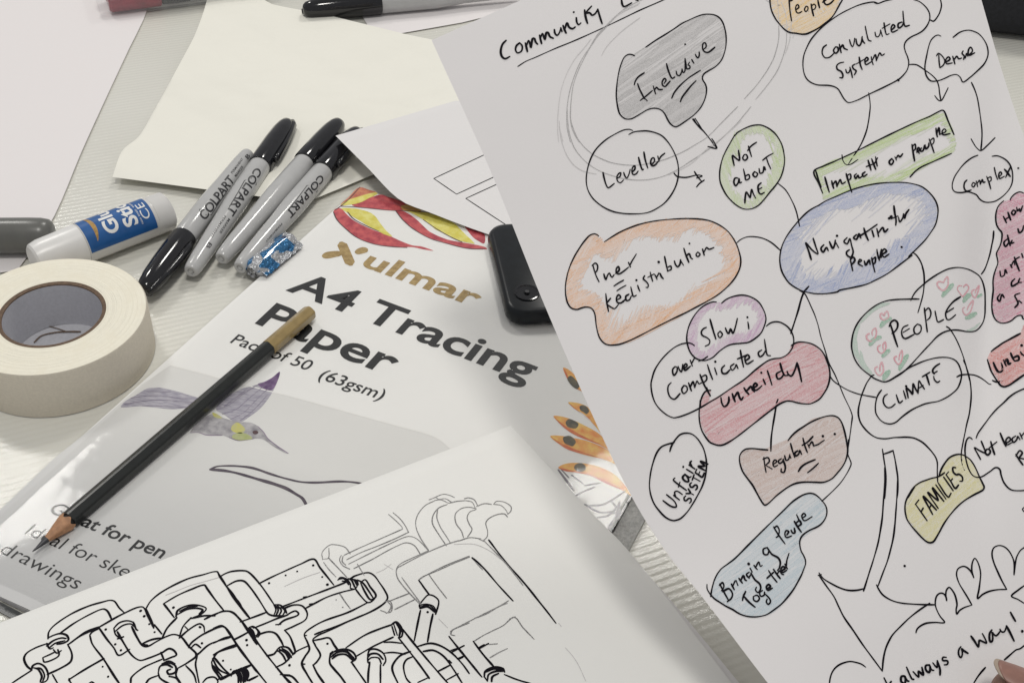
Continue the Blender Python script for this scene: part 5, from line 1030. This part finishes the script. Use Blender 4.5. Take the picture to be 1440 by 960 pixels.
hearts = P_('800,178 770,172 757,188 772,215 800,232 822,212 832,190 828,140 808,162 802,180; 925,202 905,200 895,222 912,250 930,272 958,240 972,212 955,192 935,208; 1010,225 995,235 992,258 1012,280 1030,250 1042,200 1022,225 1014,250; 945,345 932,352 935,380 955,398 985,370 1002,300 975,330 960,362; 385,385 374,395 380,420 400,432; 400,432 430,412 422,372 405,385 400,400 385,385; 300,522 282,535 285,560 315,575 340,550 348,510 340,485 318,510 322,535; 375,600 358,612 360,640 385,655 410,625 408,578 392,600 395,630; 485,675 468,685 480,715 500,730 522,690 520,635 505,665 500,700; 355,745 338,755 345,785 370,805 395,775 385,715 372,745 372,775', *E8)
lines(MP, 'heart_mark', PM['heart'], hold, hearts, .00055, tone=.7)
lines_each(MP, 'connector_line', M['ink'], mm_, P_('820,475 838,485 852,502 880,548 905,600 930,665 950,730 968,800 978,840', *E8) + P_('850,115 870,160 885,210 896,280 898,335 893,395 885,450 870,510 860,560 848,620 838,680 838,715 845,750 858,788', *H1), 0.00054)
# "CLIMATE"
bubble('348,297 332,318 320,342 312,378 310,412 314,440 326,462 342,482 362,496 382,503 402,505 422,501 442,490 470,465 502,440 540,415 582,395 615,382 652,374 695,366 742,345 780,320 812,290 828,258 838,220 838,190 830,162 818,135 800,115 772,102 742,97 700,98 660,105 608,120 560,140 510,165 462,200 430,220 398,236', *H1, writing='''384,322 366,335 358,360 366,388 386,405 408,402 432,382; 438,325 446,350 458,376 478,362; 482,300 490,325 498,352; 498,272 500,276; 512,346 506,315 500,285 522,302 538,322 540,290 542,258 556,288 572,316; 572,318 574,280 578,240 594,265 612,292; 580,284 604,268; 622,200 632,232 642,266; 598,216 645,188; 706,135 682,150 664,170 662,185 672,198; 668,212 672,232 690,250 706,242; 668,195 690,182''')
lines_each(MP, 'connector_line', M['ink'], mm_, P_('302,205 288,210 280,220 258,252 240,292 224,335 212,382 206,415 206,450 212,478 222,502 240,528 262,552 290,575 320,590 350,595 382,595 420,589 462,587 500,586 540,590 572,602 602,620 632,648 660,680 680,710 690,742 690,800 692,862', *H1), 0.00054)
lines(MP, 'arrow', M['ink'], mm_, P_('810,217 830,207 852,203 882,202 912,205 938,213 962,226 985,242 1008,260 1020,262; 1028,238 1045,246 1062,248 1090,240', *H1), 0.00052)
# red "Unbi..."
red = P_('997,110 1008,145 1020,180 1040,215 1062,248 1080,270 1100,277 1120,272 1140,262 1182,232 1222,205 1300,165; 1020,62 1040,45 1062,30 1090,10 1130,-12 1200,-50', *H1)
o = lines(MP, 'word_bubble', M['ink'], mm_, red, 0.00064, lift=.00018)
R = Ribbons(MP); fp = crv(red[0] + [(1490, 470), (1440, 455)] + list(reversed(red[1])), 3, True); hatch(R, fp, -32, 2.4, .0013, (.42, .62), over=0); hatch(R, fp, -32, 1.4, .0005, (.35, .75), over=0); hatch(R, fp, 20, 2.6, .0005, (.3, .8), over=0); hatch(R, fp, -60, 3.5, .0005, (.3, .6), over=0); R.build('pencil_shading', PM['red'], o)
lines(MP, 'handwriting', M['ink'], o, P_('1034,128 1048,162 1066,186 1086,180 1090,158 1082,130; 1096,112 1106,135 1114,152; 1102,128 1118,108 1128,140 1140,132; 1140,70 1152,100 1166,122; 1164,120 1190,112 1186,88 1160,98; 1200,62 1210,78 1222,86; 1206,22 1209,25', *H1), 0.00081, lift=.00021)
# "Not lea..."
bubble('928,592 940,562 962,530 990,492 1020,452 1058,410 1100,372 1130,342 1162,318 1192,302 1224,289 1290,270; 905,600 895,590 884,588 872,600 864,625 860,660 862,700 870,742 882,780 900,812 916,826 935,832 952,831 970,825 996,808 1022,790 1036,778 1050,772 1066,776 1076,788 1080,810 1086,832 1096,858 1112,882 1130,900 1152,911 1190,914 1226,912 1280,905', *H1, writing='''956,722 936,685 918,650 950,668 986,682 974,645 960,610; 992,660 984,680 1000,695 1016,676 1008,660 992,660; 1018,612 1028,650 1042,692; 1008,652 1056,614; 1076,560 1092,600 1112,642; 1116,622 1140,602 1130,586 1112,602 1118,632 1150,618; 1172,578 1150,595 1158,618 1178,600 1184,580 1198,602; 1196,560 1212,596; 1206,580 1226,556; 1172,690 1190,720 1216,756; 1172,702 1196,668 1212,682 1192,712; 1196,715 1230,720''', ww=.00062)
# "FAMILIES"
fam = P_('735,803 715,818 690,830 655,838 620,850 588,862 560,880 538,902 522,930 510,955', *H1)[0] + P_('500,15 470,60 458,88 455,115 458,145 466,172 486,202 512,232 538,260 560,278 576,283 592,278 606,258 622,230 645,188 672,150 705,112 742,80 788,52 830,30 837,18 835,5', *H4)[0] + P_('978,890 965,862 950,832 932,790 912,752 890,722 862,702 838,692 812,692 785,700 762,714 740,740 720,772 708,800 702,822', *H1)[0]
o = lines(MP, 'word_bubble', M['ink'], mm_, [fam], 0.00055, lift=.00018)
R = Ribbons(MP); fp = crv(fam, 3, True); hatch(R, fp, -40, 2.4, .0013, (.38, .58), over=0); hatch(R, fp, -40, 1.9, .0005, (.3, .65), over=1); hatch(R, fp, 50, 3, .0005, (.25, .5), band=20, over=0); hatch(R, fp, -55, 3, .0005, (.25, .6), over=0); R.build('pencil_shading', PM['yellow'], o)
lines(MP, 'handwriting', M['ink'], o, scrawl('FAMILIES', (1304, 732), (1356, 672), (-.57, -.80), 29, 22, dict(M=1.35, I=.4, L=.8, E=.9, S=.9)), .00062, lift=.00021)
# large arrow
lines(MP, 'arrow', M['ink'], mm_, P_('357,-80 358,-20 355,20 350,100 345,165 335,232 325,285 310,340 298,380 285,420 270,468 255,516; 420,-30 418,20 415,80 411,135 406,200 398,262 385,318 370,372 348,430 325,492; 40,428 62,456 100,480 140,500 180,512 222,512 262,503; 36,440 52,436; 40,440 75,490 112,542 135,590 160,640 205,705 250,772 300,840 346,902; 318,486 330,510 346,532 370,550 402,565 440,574 482,578 540,581 602,582; 575,574 528,605 480,642 438,682 396,726 375,762 360,800 350,850 346,902', *H4) + P_('353,658 362,720 374,800 374,860 370,920 366,962; 360,690 390,680 420,668; 418,666 430,720 440,780 447,830 448,880 446,920 442,962', *H1), 0.00054)
# row of hearts along the bottom
lines(MP, 'heart_row', M['ink'], mm_, P_('508,717 512,702 522,690 540,678 562,670 600,667 646,667 625,638 610,610 602,585 602,560 608,540 620,528 635,526 647,534 654,548 656,562; 656,562 652,530 656,510 668,498 680,508 694,530 702,555 706,582 702,605 705,627 718,610 740,596 778,583; 778,583 758,548 736,512 718,482 706,450 704,428 710,410 724,400 740,397 756,404 772,420 782,438 787,452; 787,452 778,420 778,390 784,368 792,358 804,372 815,402 820,432 818,462 812,508 805,552 830,532 862,517 905,509 946,508; 946,508 922,465 902,422 886,385 876,350 876,325 884,307 900,298 918,297 938,305 956,322 970,345 980,372 983,405 981,438; 981,438 986,395 992,358 1002,335 1014,318 1040,300; 1030,490 1000,512 969,540 1000,556 1032,576; 1030,112 1022,122 1030,134; 452,394 455,396', *H4), 0.00052)
# "...always a way!"
lines(MP, 'handwriting', M['ink'], mm_, scrawl('k always', (1250, 970), (1337, 931), (-.42, -.9), 19, 19, {' ': .5, 'l': .6, 'w': 1.3}) + P_('110,463 86,495 76,540 86,590 108,612 126,580 128,530 118,492 150,520 206,556; 245,322 290,385 345,468 352,420 358,380 400,395 455,416 432,350 398,288; 528,238 498,285 494,350 506,400 530,392 540,345 532,270 555,300 580,318 610,298 640,255; 636,228 650,255 672,270 700,258 726,182; 724,184 752,235 785,300 828,390; 778,0 810,60 846,122; 935,256 940,260', *H5), 0.00067, lift=.00021)
lines(MP, 'handwriting', M['ink'], mm_, P_('280,962 320,895 360,838 400,790 440,745; 695,645 740,605 780,570 820,535 855,508 885,500 912,490 940,470 1000,420', *H5), 0.00054)
lines_each(MP, 'connector_line', M['ink'], mm_, P_('266,883 252,872 238,865 212,858 190,855 165,860 140,870 120,885 105,905 95,932 90,965', *H4), 0.00048)

# ================================================================ the hand
skin, nt, b = new_mat('skin')
n = noise_node(nt, 260, 4); n2 = noise_node(nt, 2600, 3)
nt.links.new(mix_col(nt, ramp_node(nt, n.outputs['Fac'], .3, .7), (0.17, 0.085, 0.055), (0.26, 0.14, 0.095)), b.inputs['Base Color'])
b.inputs['Roughness'].default_value = .5; b.inputs['Subsurface Weight'].default_value = .12; b.inputs['Subsurface Radius'].default_value = (.004, .0015, .0008)
bump(nt, b, n2.outputs['Fac'], .0003, .5)
nail_m = simple('nail', (0.24, 0.12, 0.092), .42, .12, 260); tip_m = simple('nail_tip', (0.34, 0.27, 0.21), .45, .05)
def J(x, y, dz):
    x -= 34; y -= 6
    return CC + ray(x, y) * (0.435 - 0.07 * y / 960.0 - dz)      # dz > 0: in front of the sheet
person = empty('person', J(1900, 1400, 0), 'brown skinned thumb pressing on the near right of the mind map', 'person')
# joints: wrist, palm, thumb chain (in front of the sheet), four finger chains (behind it)
verts, edges, rad = [], [], []
def add(p, r, frm=None):
    verts.append(p); rad.append(r)
    if frm is not None: edges.append((frm, len(verts) - 1))
    return len(verts) - 1
pelv = add(J(1960, 1330, .004), .027)
wr = add(J(2200, 1500, .004), .026, pelv)
add(J(2500, 1700, .004), .030, wr)
mc = add(J(1800, 1215, .006), .016, pelv); tb = add(J(1660, 1110, .014), .0125, mc); t2 = add(J(1540, 1030, .0118), .0098, tb); t3 = add(J(1470, 986, .0102), .0086, t2); add(J(1424, 966, .0090), .0070, t3)
for k, (x0, y0, x1, y1, x2, y2, x3, y3, r) in enumerate(((1840, 1150, 1700, 1000, 1600, 930, 1530, 880, .0085), (1870, 1200, 1720, 1060, 1600, 1000, 1520, 950, .0088), (1890, 1260, 1750, 1150, 1640, 1090, 1560, 1050, .0083), (1910, 1330, 1800, 1240, 1710, 1190, 1640, 1160, .0072))):
    q = add(J(x0, y0, -.008), .012, pelv); q = add(J(x1, y1, -.0135), r, q); q = add(J(x2, y2, -.0130), r * .93, q); add(J(x3, y3, -.0115), r * .8, q)
me = bpy.data.meshes.new('body'); me.from_pydata([tuple(v) for v in verts], edges, []); me.update()
ob = bpy.data.objects.new('hand', me); col.objects.link(ob)
sk = ob.modifiers.new('skin', 'SKIN'); sk.use_smooth_shade = True
for i, r in enumerate(rad): me.skin_vertices[0].data[i].radius = (r, r)
me.skin_vertices[0].data[0].use_root = True
sb = ob.modifiers.new('sub', 'SUBSURF'); sb.levels = 3; sb.render_levels = 3
dg = bpy.context.evaluated_depsgraph_get(); dg.update()
nm = bpy.data.meshes.new_from_object(ob.evaluated_get(dg)); bpy.data.objects.remove(ob)
nm.name = 'hand'; nm.materials.clear(); nm.materials.append(skin); nm.polygons.foreach_set('use_smooth', [True] * len(nm.polygons))
hand = bpy.data.objects.new('hand', nm); col.objects.link(hand); hand.parent = person; hand.matrix_parent_inverse = parent_inv(person)
# nail: a curved plate on the upper side of the thumb tip
def nail(name, u0, u1, mat, lift):
    V, F = [], []
    a, b2 = J(1418, 962, .0092), J(1478, 990, .0104)
    ax = (b2 - a).normalized(); upv = (CU * 0.93 - CF * 0.40); upv = (upv - ax * upv.dot(ax)).normalized(); sd = ax.cross(upv)
    n_, m_ = 12, 14
    for i in range(n_ + 1):
        u = u0 + (u1 - u0) * i / n_; s = max(0, min(1, u)); L = (b2 - a).length
        r = 0.0078 + 0.0010 * s; wd = 0.70 * max(.05, 1 - max(0, .28 - u) ** 2 * 5) ** .5
        for k in range(m_ + 1):
            t_ = -wd + 2 * wd * k / m_
            V.append(a + ax * (L * u + 0.0042 * (t_ / .70) ** 2 * max(0.0, 1 - u / .5)) + (upv * math.cos(t_) + sd * math.sin(t_)) * (r + lift))
    for i in range(n_):
        for k in range(m_): p = i * (m_ + 1) + k; F.append((p, p + 1, p + m_ + 2, p + m_ + 1))
    o = mesh_obj(name, V, F, mat, hand, True); sol = o.modifiers.new('thick', 'SOLIDIFY'); sol.thickness = .0004; return o
nl = nail('nail', 0.06, 1.0, nail_m, .0003); nail('nail_edge', -0.035, 0.055, tip_m, .00032)
